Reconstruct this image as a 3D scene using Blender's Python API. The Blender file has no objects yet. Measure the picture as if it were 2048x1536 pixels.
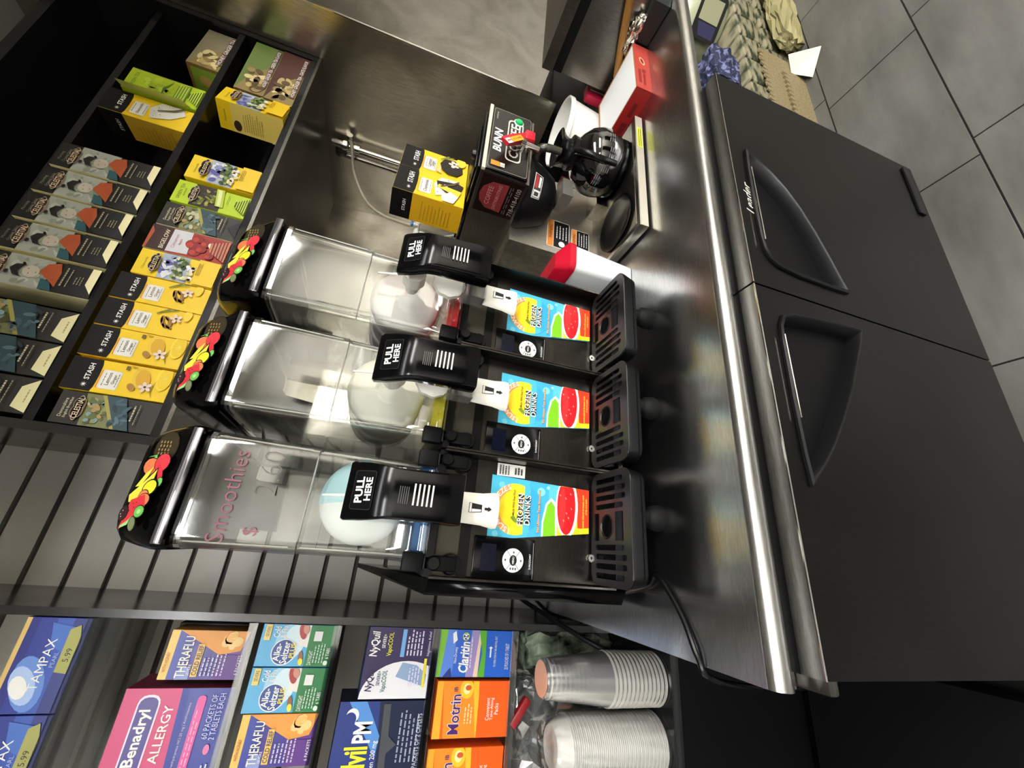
import bpy, bmesh, math, random
from math import sin, cos, pi, radians
from mathutils import Vector, Matrix
random.seed(7)
S = bpy.context.scene
COL = S.collection
EYE = 1.40   # camera height; heights in this file are given relative to the eye and lifted by EYE
# ------------------------------------------------------------------ camera, light, exposure
cd = bpy.data.cameras.new('camera'); cam = bpy.data.objects.new('camera', cd); COL.objects.link(cam)
cd.sensor_width = 36; cd.lens = 36*817.68/2048; cd.clip_start = .02
R = ((0.07735924, -0.32366546, -0.94300383), (-0.91954552, 0.34235865, -0.19294196), (0.38529416, 0.88206078, -0.27114052))
m = Matrix(((R[0][0], -R[1][0], -R[2][0], 0), (R[0][1], -R[1][1], -R[2][1], 0), (R[0][2], -R[1][2], -R[2][2], EYE), (0, 0, 0, 1)))
cam.matrix_world = m
S.camera = cam
S.view_settings.view_transform = 'Standard'; S.view_settings.look = 'None'
S.view_settings.exposure = -0.10; S.view_settings.gamma = 1.0; S.view_settings.use_curve_mapping = False
S.cycles.max_bounces = 10; S.cycles.transparent_max_bounces = 28; S.cycles.caustics_reflective = False; S.cycles.caustics_refractive = False
w = bpy.data.worlds.new('world'); S.world = w; w.use_nodes = True
w.node_tree.nodes['Background'].inputs[0].default_value = (.9, .95, 1, 1); w.node_tree.nodes['Background'].inputs[1].default_value = .02
LAMP_E = 24.0
LAMPS = [(.5, -1.0, 3.0, .30, (1.0, .995, .98), .95), (2.3, -2.45, 2.4, .55, (1.0, .97, .92), 2.8), (-.9, -2.45, 1.8, .5, (.98, .99, 1.0), 2.6)]
# ------------------------------------------------------------------ materials
def lin(h):
    h = h.lstrip('#'); o = []
    for i in (0, 2, 4):
        c = int(h[i:i+2], 16)/255; o.append(c/12.92 if c <= .04045 else ((c+.055)/1.055)**2.4)
    return (*o, 1)
MC = {}
def K(h, rough=.45, metal=0.0, spec=.5, **kw):
    key = (h, rough, metal, spec, tuple(sorted(kw.items())))
    if key in MC: return MC[key]
    mt = bpy.data.materials.new('m_'+h.strip('#')); mt.use_nodes = True
    b = mt.node_tree.nodes['Principled BSDF']
    b.inputs['Base Color'].default_value = lin(h); b.inputs['Roughness'].default_value = rough
    b.inputs['Metallic'].default_value = metal; b.inputs['Specular IOR Level'].default_value = spec
    if 'coat' in kw: b.inputs['Coat Weight'].default_value = kw['coat']; b.inputs['Coat Roughness'].default_value = .08
    if 'emit' in kw: b.inputs['Emission Color'].default_value = lin(h); b.inputs['Emission Strength'].default_value = kw['emit']
    if 'sss' in kw: b.inputs['Subsurface Weight'].default_value = kw['sss']; b.inputs['Subsurface Radius'].default_value = (.02, .02, .02)
    MC[key] = mt; return mt
def nodes(mt): return mt.node_tree.nodes, mt.node_tree.links
def ramp(ns, a, ca, b, cb):
    r = ns.new('ShaderNodeValToRGB'); e = r.color_ramp.elements
    e[0].position = a; e[0].color = ca; e[1].position = b; e[1].color = cb; return r
def noisemat(name, c1, c2, scale, rough=(.3, .5), metal=0.0, stretch=(1, 1, 1), bump=0.0, lo=.35, hi=.65, detail=4, spec=.5, dist=0.0, rscale=None):
    mt = bpy.data.materials.new(name); mt.use_nodes = True; ns, ls = nodes(mt); b = ns['Principled BSDF']
    tc = ns.new('ShaderNodeTexCoord'); mp = ns.new('ShaderNodeMapping'); mp.inputs['Scale'].default_value = stretch
    ls.new(tc.outputs['Object'], mp.inputs[0]); n = ns.new('ShaderNodeTexNoise'); n.inputs['Scale'].default_value = scale; n.inputs['Detail'].default_value = detail
    n.inputs['Distortion'].default_value = dist
    ls.new(mp.outputs[0], n.inputs['Vector']); r = ramp(ns, lo, lin(c1), hi, lin(c2)); ls.new(n.outputs[0], r.inputs[0]); ls.new(r.outputs[0], b.inputs['Base Color'])
    mr = ns.new('ShaderNodeMapRange'); mr.inputs[3].default_value = rough[0]; mr.inputs[4].default_value = rough[1]
    mr.inputs[1].default_value = .3; mr.inputs[2].default_value = .7
    ls.new(n.outputs[0], mr.inputs[0]); ls.new(mr.outputs[0], b.inputs['Roughness'])
    b.inputs['Metallic'].default_value = metal; b.inputs['Specular IOR Level'].default_value = spec
    if bump:
        bp = ns.new('ShaderNodeBump'); bp.inputs['Strength'].default_value = bump; bp.inputs['Distance'].default_value = .002
        ls.new(n.outputs[0], bp.inputs['Height']); ls.new(bp.outputs[0], b.inputs['Normal'])
    return mt
def steelmat(name, base, rough, stretch, wav=.35, wscale=3.0):
    """brushed sheet steel: fine stretched scratches plus slow dents that soften the reflections"""
    mt = bpy.data.materials.new(name); mt.use_nodes = True; ns, ls = nodes(mt); b = ns['Principled BSDF']
    b.inputs['Metallic'].default_value = 1.0
    tc = ns.new('ShaderNodeTexCoord'); mp = ns.new('ShaderNodeMapping'); mp.inputs['Scale'].default_value = stretch; ls.new(tc.outputs['Object'], mp.inputs[0])
    n = ns.new('ShaderNodeTexNoise'); n.inputs['Scale'].default_value = 60; n.inputs['Detail'].default_value = 3; ls.new(mp.outputs[0], n.inputs['Vector'])
    n2 = ns.new('ShaderNodeTexNoise'); n2.inputs['Scale'].default_value = wscale; n2.inputs['Detail'].default_value = 0; ls.new(tc.outputs['Object'], n2.inputs['Vector'])
    c = lin(base); d = tuple(x*.72 for x in c[:3])+(1,)
    r = ramp(ns, .3, d, .7, c); ls.new(n.outputs[0], r.inputs[0])
    n3 = ns.new('ShaderNodeTexNoise'); n3.inputs['Scale'].default_value = wscale*.8; n3.inputs['Detail'].default_value = 5; n3.inputs['Distortion'].default_value = 1.2; ls.new(tc.outputs['Object'], n3.inputs['Vector'])
    r3 = ramp(ns, .34, (.62, .60, .57, 1), .66, (1, 1, 1, 1)); ls.new(n3.outputs[0], r3.inputs[0])  # cloudy tint patches in the base colour, imitating swirling reflections
    mu = ns.new('ShaderNodeMix'); mu.data_type = 'RGBA'; mu.blend_type = 'MULTIPLY'; mu.inputs[0].default_value = .8; ls.new(r.outputs[0], mu.inputs[6]); ls.new(r3.outputs[0], mu.inputs[7]); ls.new(mu.outputs[2], b.inputs['Base Color'])
    mr = ns.new('ShaderNodeMapRange'); mr.inputs[3].default_value = rough*.6; mr.inputs[4].default_value = rough*1.45
    b.inputs['Roughness'].default_value = rough
    b1 = ns.new('ShaderNodeBump'); b1.inputs['Strength'].default_value = .06; b1.inputs['Distance'].default_value = .001; ls.new(n.outputs[0], b1.inputs['Height'])
    b2 = ns.new('ShaderNodeBump'); b2.inputs['Strength'].default_value = wav; b2.inputs['Distance'].default_value = .02; ls.new(n2.outputs[0], b2.inputs['Height'])
    ls.new(b1.outputs[0], b2.inputs['Normal']); ls.new(b2.outputs[0], b.inputs['Normal'])
    return mt
def clearmat(name, tint='#f2f4f2', rough=.06, amount=.10, film=0.0, filmcol='#c8ccc8'):
    """thin clear plastic: straight-through transparency, glancing gloss, and a faint haze"""
    mt = bpy.data.materials.new(name); mt.use_nodes = True; ns, ls = nodes(mt); ns.remove(ns['Principled BSDF']); out = ns['Material Output']
    t = ns.new('ShaderNodeBsdfTransparent'); t.inputs[0].default_value = lin(tint)
    g = ns.new('ShaderNodeBsdfGlossy'); g.inputs['Roughness'].default_value = rough; g.inputs[0].default_value = (.95, .95, .95, 1)
    lw = ns.new('ShaderNodeLayerWeight'); lw.inputs[0].default_value = .35
    mr = ns.new('ShaderNodeMapRange'); mr.inputs[3].default_value = amount; mr.inputs[4].default_value = .75; ls.new(lw.outputs['Fresnel'], mr.inputs[0])
    mx = ns.new('ShaderNodeMixShader'); ls.new(mr.outputs[0], mx.inputs[0]); ls.new(t.outputs[0], mx.inputs[1]); ls.new(g.outputs[0], mx.inputs[2])
    last = mx
    if film:
        d = ns.new('ShaderNodeBsdfDiffuse'); d.inputs[0].default_value = lin(filmcol)
        m2 = ns.new('ShaderNodeMixShader'); m2.inputs[0].default_value = film; ls.new(mx.outputs[0], m2.inputs[1]); ls.new(d.outputs[0], m2.inputs[2]); last = m2
    ls.new(last.outputs[0], out.inputs[0]); return mt
def floormat():
    mt = bpy.data.materials.new('floor_tiles'); mt.use_nodes = True; ns, ls = nodes(mt); b = ns['Principled BSDF']
    tc = ns.new('ShaderNodeTexCoord'); mp = ns.new('ShaderNodeMapping')
    # running bond of 0.589 x 0.286 porcelain planks; rows along x
    mp.inputs['Location'].default_value = (.0, .214, 0); ls.new(tc.outputs['Object'], mp.inputs[0])
    br = ns.new('ShaderNodeTexBrick'); br.offset = .105; br.offset_frequency = 2; br.squash = 1
    br.inputs['Scale'].default_value = 1.0; br.inputs['Brick Width'].default_value = .589; br.inputs['Row Height'].default_value = .286; br.inputs['Mortar Size'].default_value = .0028
    br.inputs['Mortar Smooth'].default_value = .3
    br.inputs['Color1'].default_value = (1, 1, 1, 1); br.inputs['Color2'].default_value = (.88, .88, .88, 1); br.inputs['Mortar'].default_value = (.05, .05, .05, 1)
    ls.new(mp.outputs[0], br.inputs['Vector'])
    m2 = ns.new('ShaderNodeMapping'); m2.inputs['Scale'].default_value = (1.0, 3.2, 1); ls.new(tc.outputs['Object'], m2.inputs[0])
    n = ns.new('ShaderNodeTexNoise'); n.inputs['Scale'].default_value = 2.4; n.inputs['Detail'].default_value = 8; n.inputs['Roughness'].default_value = .6; ls.new(m2.outputs[0], n.inputs['Vector'])
    r = ramp(ns, .3, lin('#4c4b47'), .72, lin('#6f6e69')); ls.new(n.outputs[0], r.inputs[0])
    mu = ns.new('ShaderNodeMix'); mu.data_type = 'RGBA'; mu.blend_type = 'MULTIPLY'; mu.inputs[0].default_value = 1
    ls.new(r.outputs[0], mu.inputs[6]); ls.new(br.outputs['Color'], mu.inputs[7]); ls.new(mu.outputs[2], b.inputs['Base Color'])
    b.inputs['Roughness'].default_value = .42
    bp = ns.new('ShaderNodeBump'); bp.inputs['Strength'].default_value = .5; bp.inputs['Distance'].default_value = .001; bp.invert = True; ls.new(br.outputs['Fac'], bp.inputs['Height']); ls.new(bp.outputs[0], b.inputs['Normal'])
    return mt
M = dict(
 floor=floormat(),
 slat=noisemat('slatwall_laminate', '#a5a29b', '#b0ada6', 3, (.33, .42)),
 groove=K('#2a211b', .6), plaster=noisemat('warm_paint', '#dcd8ce', '#e4e0d6', 4, (.6, .7)), ceil=K('#cfccc4', .8),
 counter=steelmat('counter_steel', '#e4e5e6', .25, (1, 14, 1), .5, 4), nose=steelmat('rolled_edge_steel', '#cccbc8', .27, (1, 20, 20), .03, 3),
 wallsteel=steelmat('splash_steel', '#e6e2da', .25, (8, 8, .6), .8, 4.0), panelsteel=steelmat('partition_steel', '#dcd6c8', .27, (8, 8, .6), .9, 4.0),
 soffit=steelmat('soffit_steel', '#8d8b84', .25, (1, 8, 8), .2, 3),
 door=steelmat('door_steel', '#343332', .33, (10, 10, .8), .15, 2.5), doortop=steelmat('door_cap_steel', '#8a8a88', .30, (1, 10, 10), .03, 2),
 equip=steelmat('equipment_steel', '#8f8a82', .30, (8, 8, 1), .2, 3), brew=steelmat('brewer_steel', '#a59f98', .34, (1, 1, 12), .06, 3), column=steelmat('brewer_column_steel', '#e4e0d2', .42, (12, 1, 1), .1, 6), brewtop=steelmat('brewer_base_steel', '#bdb9b0', .26, (12, 1, 1), .05, 3),
 chrome=K('#d8d6d0', .12, 1.0), dchrome=K('#77736c', .22, 1.0), fascia=steelmat('dispenser_fascia', '#56534f', .30, (.7, 9, 9), .08, 6),
 blk=K('#0a0a0b', .26, spec=.25), blkgloss=K('#050506', .14, spec=.2), blkmat=K('#09090a', .5, spec=.15), blkshelf=noisemat('black_melamine', '#151516', '#1b1b1c', 12, (.16, .26)), dpanel=noisemat('dark_glossy_panel', '#252523', '#2b2b29', 5, (.16, .24)),
 tray=K('#1c1b1a', .3, .2), hole=K('#030305', .5), rub=K('#0b0b0b', .6, spec=.15),
 cream=K('#f0ede2', .4), white=K('#f1efe8', .38), paper=K('#efece4', .6),
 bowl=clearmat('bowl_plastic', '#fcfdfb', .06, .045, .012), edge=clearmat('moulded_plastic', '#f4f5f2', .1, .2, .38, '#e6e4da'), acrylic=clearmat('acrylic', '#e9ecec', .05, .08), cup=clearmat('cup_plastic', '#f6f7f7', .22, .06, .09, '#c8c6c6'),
 bag=clearmat('crinkled_film', '#e4e6e6', .12, .22, .13, '#b9bbbb'),
 pocket=K('#0d0d0e', .34, spec=.3), foil=K('#e8e4dc', .18, 1.0),
)
def A(n): return M[n] if isinstance(n, str) and n in M else (K(n) if isinstance(n, str) else n)
# ------------------------------------------------------------------ mesh builder
TXT = {}
def text_mesh(s, shear=0.0, bold=0.0):
    key = (s, shear, bold)
    if key not in TXT:
        cu = bpy.data.curves.new('t', 'FONT'); cu.body = s; cu.shear = shear; cu.resolution_u = 2; cu.offset = bold; cu.align_x = 'LEFT'; cu.space_line = .85
        ob = bpy.data.objects.new('t', cu); me = bpy.data.meshes.new_from_object(ob)
        vs = [(v.co.x, v.co.y) for v in me.vertices]; fs = [tuple(p.vertices) for p in me.polygons]
        bpy.data.objects.remove(ob); bpy.data.curves.remove(cu); bpy.data.meshes.remove(me)
        xs = [v[0] for v in vs]; ys = [v[1] for v in vs]; x0, x1, y0, y1 = min(xs), max(xs), min(ys), max(ys)
        TXT[key] = ([(v[0]-(x0+x1)/2, v[1]-(y0+y1)/2) for v in vs], fs, x1-x0, y1-y0)
    return TXT[key]
def flat_shape(splines, extrude=0.0):
    """filled 2D outline with holes -> verts, faces (x,y,z with z = +-extrude)"""
    cu = bpy.data.curves.new('s', 'CURVE'); cu.dimensions = '2D'; cu.fill_mode = 'BOTH'; cu.extrude = extrude
    for sp in splines:
        s = cu.splines.new('POLY'); s.points.add(len(sp)-1); s.use_cyclic_u = True
        for i, p in enumerate(sp): s.points[i].co = (p[0], p[1], 0, 1)
    ob = bpy.data.objects.new('s', cu); me = bpy.data.meshes.new_from_object(ob)
    vs = [tuple(v.co) for v in me.vertices]; fs = [tuple(p.vertices) for p in me.polygons]
    bpy.data.objects.remove(ob); bpy.data.curves.remove(cu); bpy.data.meshes.remove(me)
    return vs, fs
def rrect(x0, x1, y0, y1, r, n=5):
    p = []
    for cx, cy, a in ((x1-r, y1-r, 0), (x0+r, y1-r, 90), (x0+r, y0+r, 180), (x1-r, y0+r, 270)):
        for i in range(n+1): t = radians(a+90*i/n); p.append((cx+r*cos(t), cy+r*sin(t)))
    return p
def circ(cx, cy, rx, ry=None, n=24, a0=0, a1=360, rot=0):
    ry = rx if ry is None else ry; o = []; full = abs(a1-a0) >= 360; k = n if full else n+1
    for i in range(k):
        t = radians(a0+(a1-a0)*i/n); x, y = rx*cos(t), ry*sin(t); q = radians(rot); o.append((cx+x*cos(q)-y*sin(q), cy+x*sin(q)+y*cos(q)))
    return o
class MB:
    def __init__(s): s.v = []; s.f = []; s.mi = []; s.sm = []; s.mats = []; s.T = None
    def mat(s, m):
        m = A(m)
        if m not in s.mats: s.mats.append(m)
        return s.mats.index(m)
    def add(s, vs, fs, m, smooth=False):
        o = len(s.v); T = s.T
        for p in vs:
            p = Vector(p); s.v.append(tuple(T @ p) if T else tuple(p))
        k = s.mat(m)
        for f in fs: s.f.append(tuple(i+o for i in f)); s.mi.append(k); s.sm.append(smooth)
    def box(s, x0, x1, y0, y1, z0, z1, m):
        s.add([(x0, y0, z0), (x1, y0, z0), (x1, y1, z0), (x0, y1, z0), (x0, y0, z1), (x1, y0, z1), (x1, y1, z1), (x0, y1, z1)],
              [(0, 3, 2, 1), (4, 5, 6, 7), (0, 1, 5, 4), (1, 2, 6, 5), (2, 3, 7, 6), (3, 0, 4, 7)], m)
    def rbox(s, x0, x1, y0, y1, z0, z1, r, m, seg=2):
        bm = bmesh.new(); bmesh.ops.create_cube(bm, size=1)
        for v in bm.verts: v.co = ((x0+x1)/2+v.co.x*(x1-x0), (y0+y1)/2+v.co.y*(y1-y0), (z0+z1)/2+v.co.z*(z1-z0))
        bmesh.ops.bevel(bm, geom=bm.edges[:], offset=r, segments=seg, profile=.5, affect='EDGES')
        bm.verts.index_update(); s.add([v.co[:] for v in bm.verts], [tuple(v.index for v in f.verts) for f in bm.faces], m, True); bm.free()
    def prism(s, poly, a0, a1, axis, m, smooth=False):
        """polygon in the plane of the two other axes (order kept), extruded along axis"""
        n = len(poly)
        def P(p, a): return (a, p[0], p[1]) if axis == 'x' else ((p[0], a, p[1]) if axis == 'y' else (p[0], p[1], a))
        vs = [P(p, a0) for p in poly]+[P(p, a1) for p in poly]
        fs = [(i, (i+1) % n, n+(i+1) % n, n+i) for i in range(n)]
        s.add(vs, fs, m, smooth); s.add(vs, [tuple(range(n-1, -1, -1)), tuple(range(n, 2*n))], m)
    def lathe(s, prof, c, axis, m, n=28, a0=0, a1=360, smooth=True, ribs=0, rd=0.0):
        vs = []; full = a1-a0 >= 360; k = n if full else n+1
        for (r, h) in prof:
            for i in range(k):
                t = radians(a0+(a1-a0)*i/n); q = r*(1+(rd if ribs and (i*ribs//n) % 2 else 0)); a, b = q*cos(t), q*sin(t)
                vs.append((c[0]+a, c[1]+b, c[2]+h) if axis == 'z' else ((c[0]+a, c[1]+h, c[2]+b) if axis == 'y' else (c[0]+h, c[1]+a, c[2]+b)))
        fs = []
        for j in range(len(prof)-1):
            for i in range(n if full else n):
                i2 = (i+1) % k if full else i+1
                fs.append((j*k+i, j*k+i2, (j+1)*k+i2, (j+1)*k+i))
        s.add(vs, fs, m, smooth)
    def loft(s, rings, m, cap=True, smooth=True):
        n = len(rings[0]); vs = [p for r in rings for p in r]; fs = []
        for j in range(len(rings)-1):
            for i in range(n): fs.append((j*n+i, j*n+(i+1) % n, (j+1)*n+(i+1) % n, (j+1)*n+i))
        s.add(vs, fs, m, smooth)
        if cap: s.add(rings[0], [tuple(range(n-1, -1, -1))], m); s.add(rings[-1], [tuple(range(n))], m)
    def tube(s, pts, r, m, n=10, sub=6):
        P = [Vector(p) for p in pts]; Q = []
        for i in range(len(P)-1):
            p0 = P[max(i-1, 0)]; p1 = P[i]; p2 = P[i+1]; p3 = P[min(i+2, len(P)-1)]
            for k in range(sub):
                t = k/sub; Q.append(.5*((2*p1)+(p2-p0)*t+(2*p0-5*p1+4*p2-p3)*t*t+(3*p1-p0-3*p2+p3)*t**3))
        Q.append(P[-1]); rings = []; up = Vector((.13, .21, .97))
        for i, q in enumerate(Q):
            d = (Q[min(i+1, len(Q)-1)]-Q[max(i-1, 0)]).normalized(); a = d.cross(up)
            if a.length < 1e-3: a = d.cross(Vector((1, 0, 0)))
            a.normalize(); b = d.cross(a); rr_ = r(i/(len(Q)-1)) if callable(r) else r
            rings.append([tuple(q+a*rr_*cos(2*pi*k/n)+b*rr_*sin(2*pi*k/n)) for k in range(n)])
        s.loft(rings, m)
    def build(s, name, parent=None, mat=None):
        me = bpy.data.meshes.new(name); o = s.org if hasattr(s, 'org') else (0, 0, 0)
        if parent is not None: pl = parent['_w']; base = Vector((pl[0], pl[1], pl[2]))
        else:
            lo = [min(v[i] for v in s.v) for i in range(3)]; hi = [max(v[i] for v in s.v) for i in range(3)]
            base = Vector(((lo[0]+hi[0])/2, (lo[1]+hi[1])/2, lo[2]))
        me.from_pydata([(v[0]-base.x, v[1]-base.y, v[2]-base.z) for v in s.v], [], s.f)
        for m_ in s.mats: me.materials.append(m_)
        me.polygons.foreach_set('material_index', s.mi); me.polygons.foreach_set('use_smooth', s.sm)
        me.validate(); me.update()
        ob = bpy.data.objects.new(name, me); COL.objects.link(ob)
        if parent is not None:
            ob.parent = parent; ob['_w'] = parent['_w']
        else: ob.location = (base.x, base.y, base.z+EYE); ob['_w'] = tuple(base)
        if any(s.sm):
            bm = bmesh.new(); bm.from_mesh(me); bmesh.ops.remove_doubles(bm, verts=bm.verts, dist=1e-6)
            for e in bm.edges:
                if len(e.link_faces) == 2 and e.calc_face_angle(0) > radians(42): e.smooth = False
            bmesh.ops.recalc_face_normals(bm, faces=bm.faces) if getattr(s, 'recalc', True) else None
            bm.to_mesh(me); bm.free()
        return ob
class Face:
    """flat artwork on a face: origin, unit right, unit up; coordinates are fractions of w, h"""
    def __init__(s, mb, P, U, V, w, h, e=.00022):
        s.mb = mb; s.P = Vector(P); s.U = Vector(U).normalized(); s.V = Vector(V).normalized(); s.N = s.U.cross(s.V); s.w = w; s.h = h; s.L = 1; s.e = e
    def q(s, x, y): return s.P+s.U*(x*s.w)+s.V*(y*s.h)+s.N*(s.L*s.e)
    def p(s, pts, m):
        pts = [(min(max(x, 0), 1), min(max(y, 0), 1)) for x, y in pts]; s.mb.add([s.q(*a) for a in pts], [tuple(range(len(pts)))], m); s.L += 1; return s
    def r(s, x0, y0, x1, y1, m): return s.p([(x0, y0), (x1, y0), (x1, y1), (x0, y1)], m)
    def e_(s, cx, cy, rx, ry, m, n=18, rot=0, a0=0, a1=360):
        # rx, ry as fractions of the width
        k = s.w/s.h; return s.p([(x, cy+(y-cy)*k) for x, y in circ(cx, cy, rx, ry, n, a0, a1, rot)], m)
    def rr(s, x0, y0, x1, y1, rad, m):
        k = s.h/s.w; return s.p([(x, y/k) for x, y in rrect(x0, x1, y0*k, y1*k, rad, 3)], m)
    def t(s, body, cx, cy, h, m, maxw=1.0, rot=0, shear=0, bold=0.012, just=None):
        """text of cap height h (fraction of face height), squeezed to maxw (fraction of width)"""
        vs, fs, tw, th = text_mesh(body, shear, bold); k = h*s.h/th; kx = min(k, maxw*s.w/tw) if just is None else just*s.w/tw
        a = radians(rot); o = []
        for x, y in vs:
            x, y = x*kx, y*k; o.append(s.P+s.U*(cx*s.w+x*cos(a)-y*sin(a))+s.V*(cy*s.h+x*sin(a)+y*cos(a))+s.N*(s.L*s.e))
        s.mb.add(o, fs, m); s.L += 1; return s
    def lines(s, x0, x1, y0, y1, n, m, jag=.25, hfrac=.5):
        """rows of small print"""
        for i in range(n):
            y = y1-(y1-y0)*(i+.5)/n; hh = (y1-y0)/n*hfrac; x = x0
            xe = x1-(x1-x0)*random.random()*jag
            while x < xe-.01:
                l = min(random.uniform(.03, .09), xe-x); s.r(x, y-hh/2, x+l, y+hh/2, m); s.L -= 1; x += l+.018
        s.L += 1; return s
    def blobs(s, x0, y0, x1, y1, cols, n, rx, ry=None):
        for i in range(n):
            a = rx*random.uniform(.6, 1.3); b = (ry or rx)*random.uniform(.6, 1.3); k = s.w/s.h
            cx = random.uniform(min(x0+a, (x0+x1)/2), max(x1-a, (x0+x1)/2)); cy = random.uniform(min(y0+b*k, (y0+y1)/2), max(y1-b*k, (y0+y1)/2))
            s.e_(cx, cy, a, b, random.choice(cols), 9, random.uniform(0, 180)); s.L -= 1 if i % 3 else 0
        s.L += 1; return s
def front(mb, x0, x1, y, z0, z1, e=.00022): return Face(mb, (x0, y, z0), (1, 0, 0), (0, 0, 1), x1-x0, z1-z0, e)
def leftside(mb, x, y0, y1, z0, z1): return Face(mb, (x, y1, z0), (0, -1, 0), (0, 0, 1), y1-y0, z1-z0)
def topface(mb, x0, x1, y0, y1, z): return Face(mb, (x0, y0, z), (1, 0, 0), (0, 1, 0), x1-x0, y1-y0)
def thing(name, label, cat, loc, group=None):
    o = bpy.data.objects.new(name, None); COL.objects.link(o); o.empty_display_size = .05
    o.location = (loc[0], loc[1], loc[2]+EYE); o['_w'] = tuple(loc); o['label'] = label; o['category'] = cat
    if group: o['group'] = group
    return o
def tag(o, label, cat, group=None, kind=None):
    if label: o['label'] = label
    if cat: o['category'] = cat
    if group: o['group'] = group
    if kind: o['kind'] = kind
    return o
def struct(mb, name):
    o = mb.build(name); o['kind'] = 'structure'; return o
def dup(root, loc, label, group=None, rotz=None):
    r = root.copy(); COL.objects.link(r); r.location = (loc[0], loc[1], loc[2]+EYE); r['_w'] = tuple(loc); r['label'] = label
    if group: r['group'] = group
    if rotz is not None: r.rotation_euler = (0, 0, rotz)
    for ch in list(root.children):
        c = ch.copy(); COL.objects.link(c); c.parent = r
        for g in list(ch.children):
            d = g.copy(); COL.objects.link(d); d.parent = c
    return r
# ------------------------------------------------------------------ the room
FL = -EYE; CEIL = 1.30
b = MB(); b.box(-2.6, 4.6, -3.2, 1.75, FL-.05, FL, 'floor'); fo = struct(b, 'floor'); 
# keep tile coordinates in world metres: move the origin to the world origin
for v in fo.data.vertices: v.co = v.co + fo.location
fo.location = (0, 0, 0)
for v in fo.data.vertices: pass
b = MB(); b.box(-2.6, 4.6, -3.2, 1.75, CEIL, CEIL+.05, 'ceil'); struct(b, 'ceiling')
b = MB()
z = .6895; YS = 1.285
ks = [.6895-.0762*k for k in range(-9, 28)]
edges = [CEIL]+[g for g in ks if FL < g < CEIL]+[FL]
for i in range(len(edges)-1):
    hi = edges[i]-(.0055 if i else 0); lo = edges[i+1]+(.0055 if i < len(edges)-2 else 0)
    b.box(-2.6, .279, YS, YS+.012, lo, hi, 'slat')
b.box(-2.6, .279, YS+.012, YS+.02, FL, CEIL, 'groove'); struct(b, 'wall_back')
b = MB(); b.box(.279, 4.6, 1.63, 1.68, FL, CEIL, 'wallsteel'); b.box(.264, .279, YS+.0201, 1.68, FL, CEIL, 'wallsteel'); struct(b, 'wall_alcove')
b = MB(); b.box(-2.65, -2.6, -3.2, 1.75, FL, CEIL, 'plaster'); struct(b, 'wall_left')
b = MB(); b.box(4.6, 4.65, -3.2, 1.75, FL, CEIL, 'plaster'); struct(b, 'wall_right')
b = MB(); b.box(-2.6, 4.6, -3.25, -3.2, FL, CEIL, 'plaster'); struct(b, 'wall_front')
b = MB(); b.box(-2.6, 4.6, -.55, -.40, .955, CEIL, 'ceil'); struct(b, 'added_shade_header_1')  # header added out of view to shade the upper wall and tea shelf
lab = ['long ceiling lamp in the front row behind the viewer', 'wide warm ceiling lamp in the back row to the right', 'wide ceiling lamp in the back row to the left']
for (x, y, lx, ly, c, k), L in zip(LAMPS, lab):
    t = thing('ceiling_lamp', L, 'lamp', (x, y, CEIL-.03), 'ceiling panel lamps')
    b = MB()
    for (a0, a1, b0, b1) in ((-lx/2-.02, lx/2+.02, -ly/2-.02, -ly/2), (-lx/2-.02, lx/2+.02, ly/2, ly/2+.02), (-lx/2-.02, -lx/2, -ly/2, ly/2), (lx/2, lx/2+.02, -ly/2, ly/2)):
        b.box(x+a0, x+a1, y+b0, y+b1, CEIL-.03, CEIL-.001, 'white')
    b.build('frame', t)
    mt = bpy.data.materials.new('lamp_light'); mt.use_nodes = True; bb = mt.node_tree.nodes['Principled BSDF']
    bb.inputs['Emission Color'].default_value = (*c, 1); bb.inputs['Emission Strength'].default_value = LAMP_E*k
    b = MB(); b.box(x-lx/2, x+lx/2, y-ly/2, y+ly/2, CEIL-.022, CEIL-.012, mt); b.build('diffuser', t)
for x0, x1, zz, L in ((-2.3, -1.0, .45, 'dark shelving unit against the front wall at the left'), (.55, 1.35, .75, 'dark shelving unit against the front wall in the middle'), (3.1, 4.4, .30, 'low dark shelving unit against the front wall at the right')):  # dark units added behind the viewer for the steel to reflect
    t = thing('added_shelving', L, 'shelving', ((x0+x1)/2, -2.95, FL)); b = MB(); b.box(x0, x0+.03, -3.19, -2.72, FL, zz, 'blkmat'); b.box(x1-.03, x1, -3.19, -2.72, FL, zz, 'blkmat'); b.box(x0+.0301, x1-.0301, -3.19, -3.17, FL, zz, 'blkmat'); b.build('frame', t)
    for k_ in range(5):
        b = MB(); h_ = FL+.08+(zz-FL-.1)*k_/4; b.box(x0+.0301, x1-.0301, -3.169, -2.74, h_, h_+.02, 'blkshelf'); b.build('shelf', t)
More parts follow.
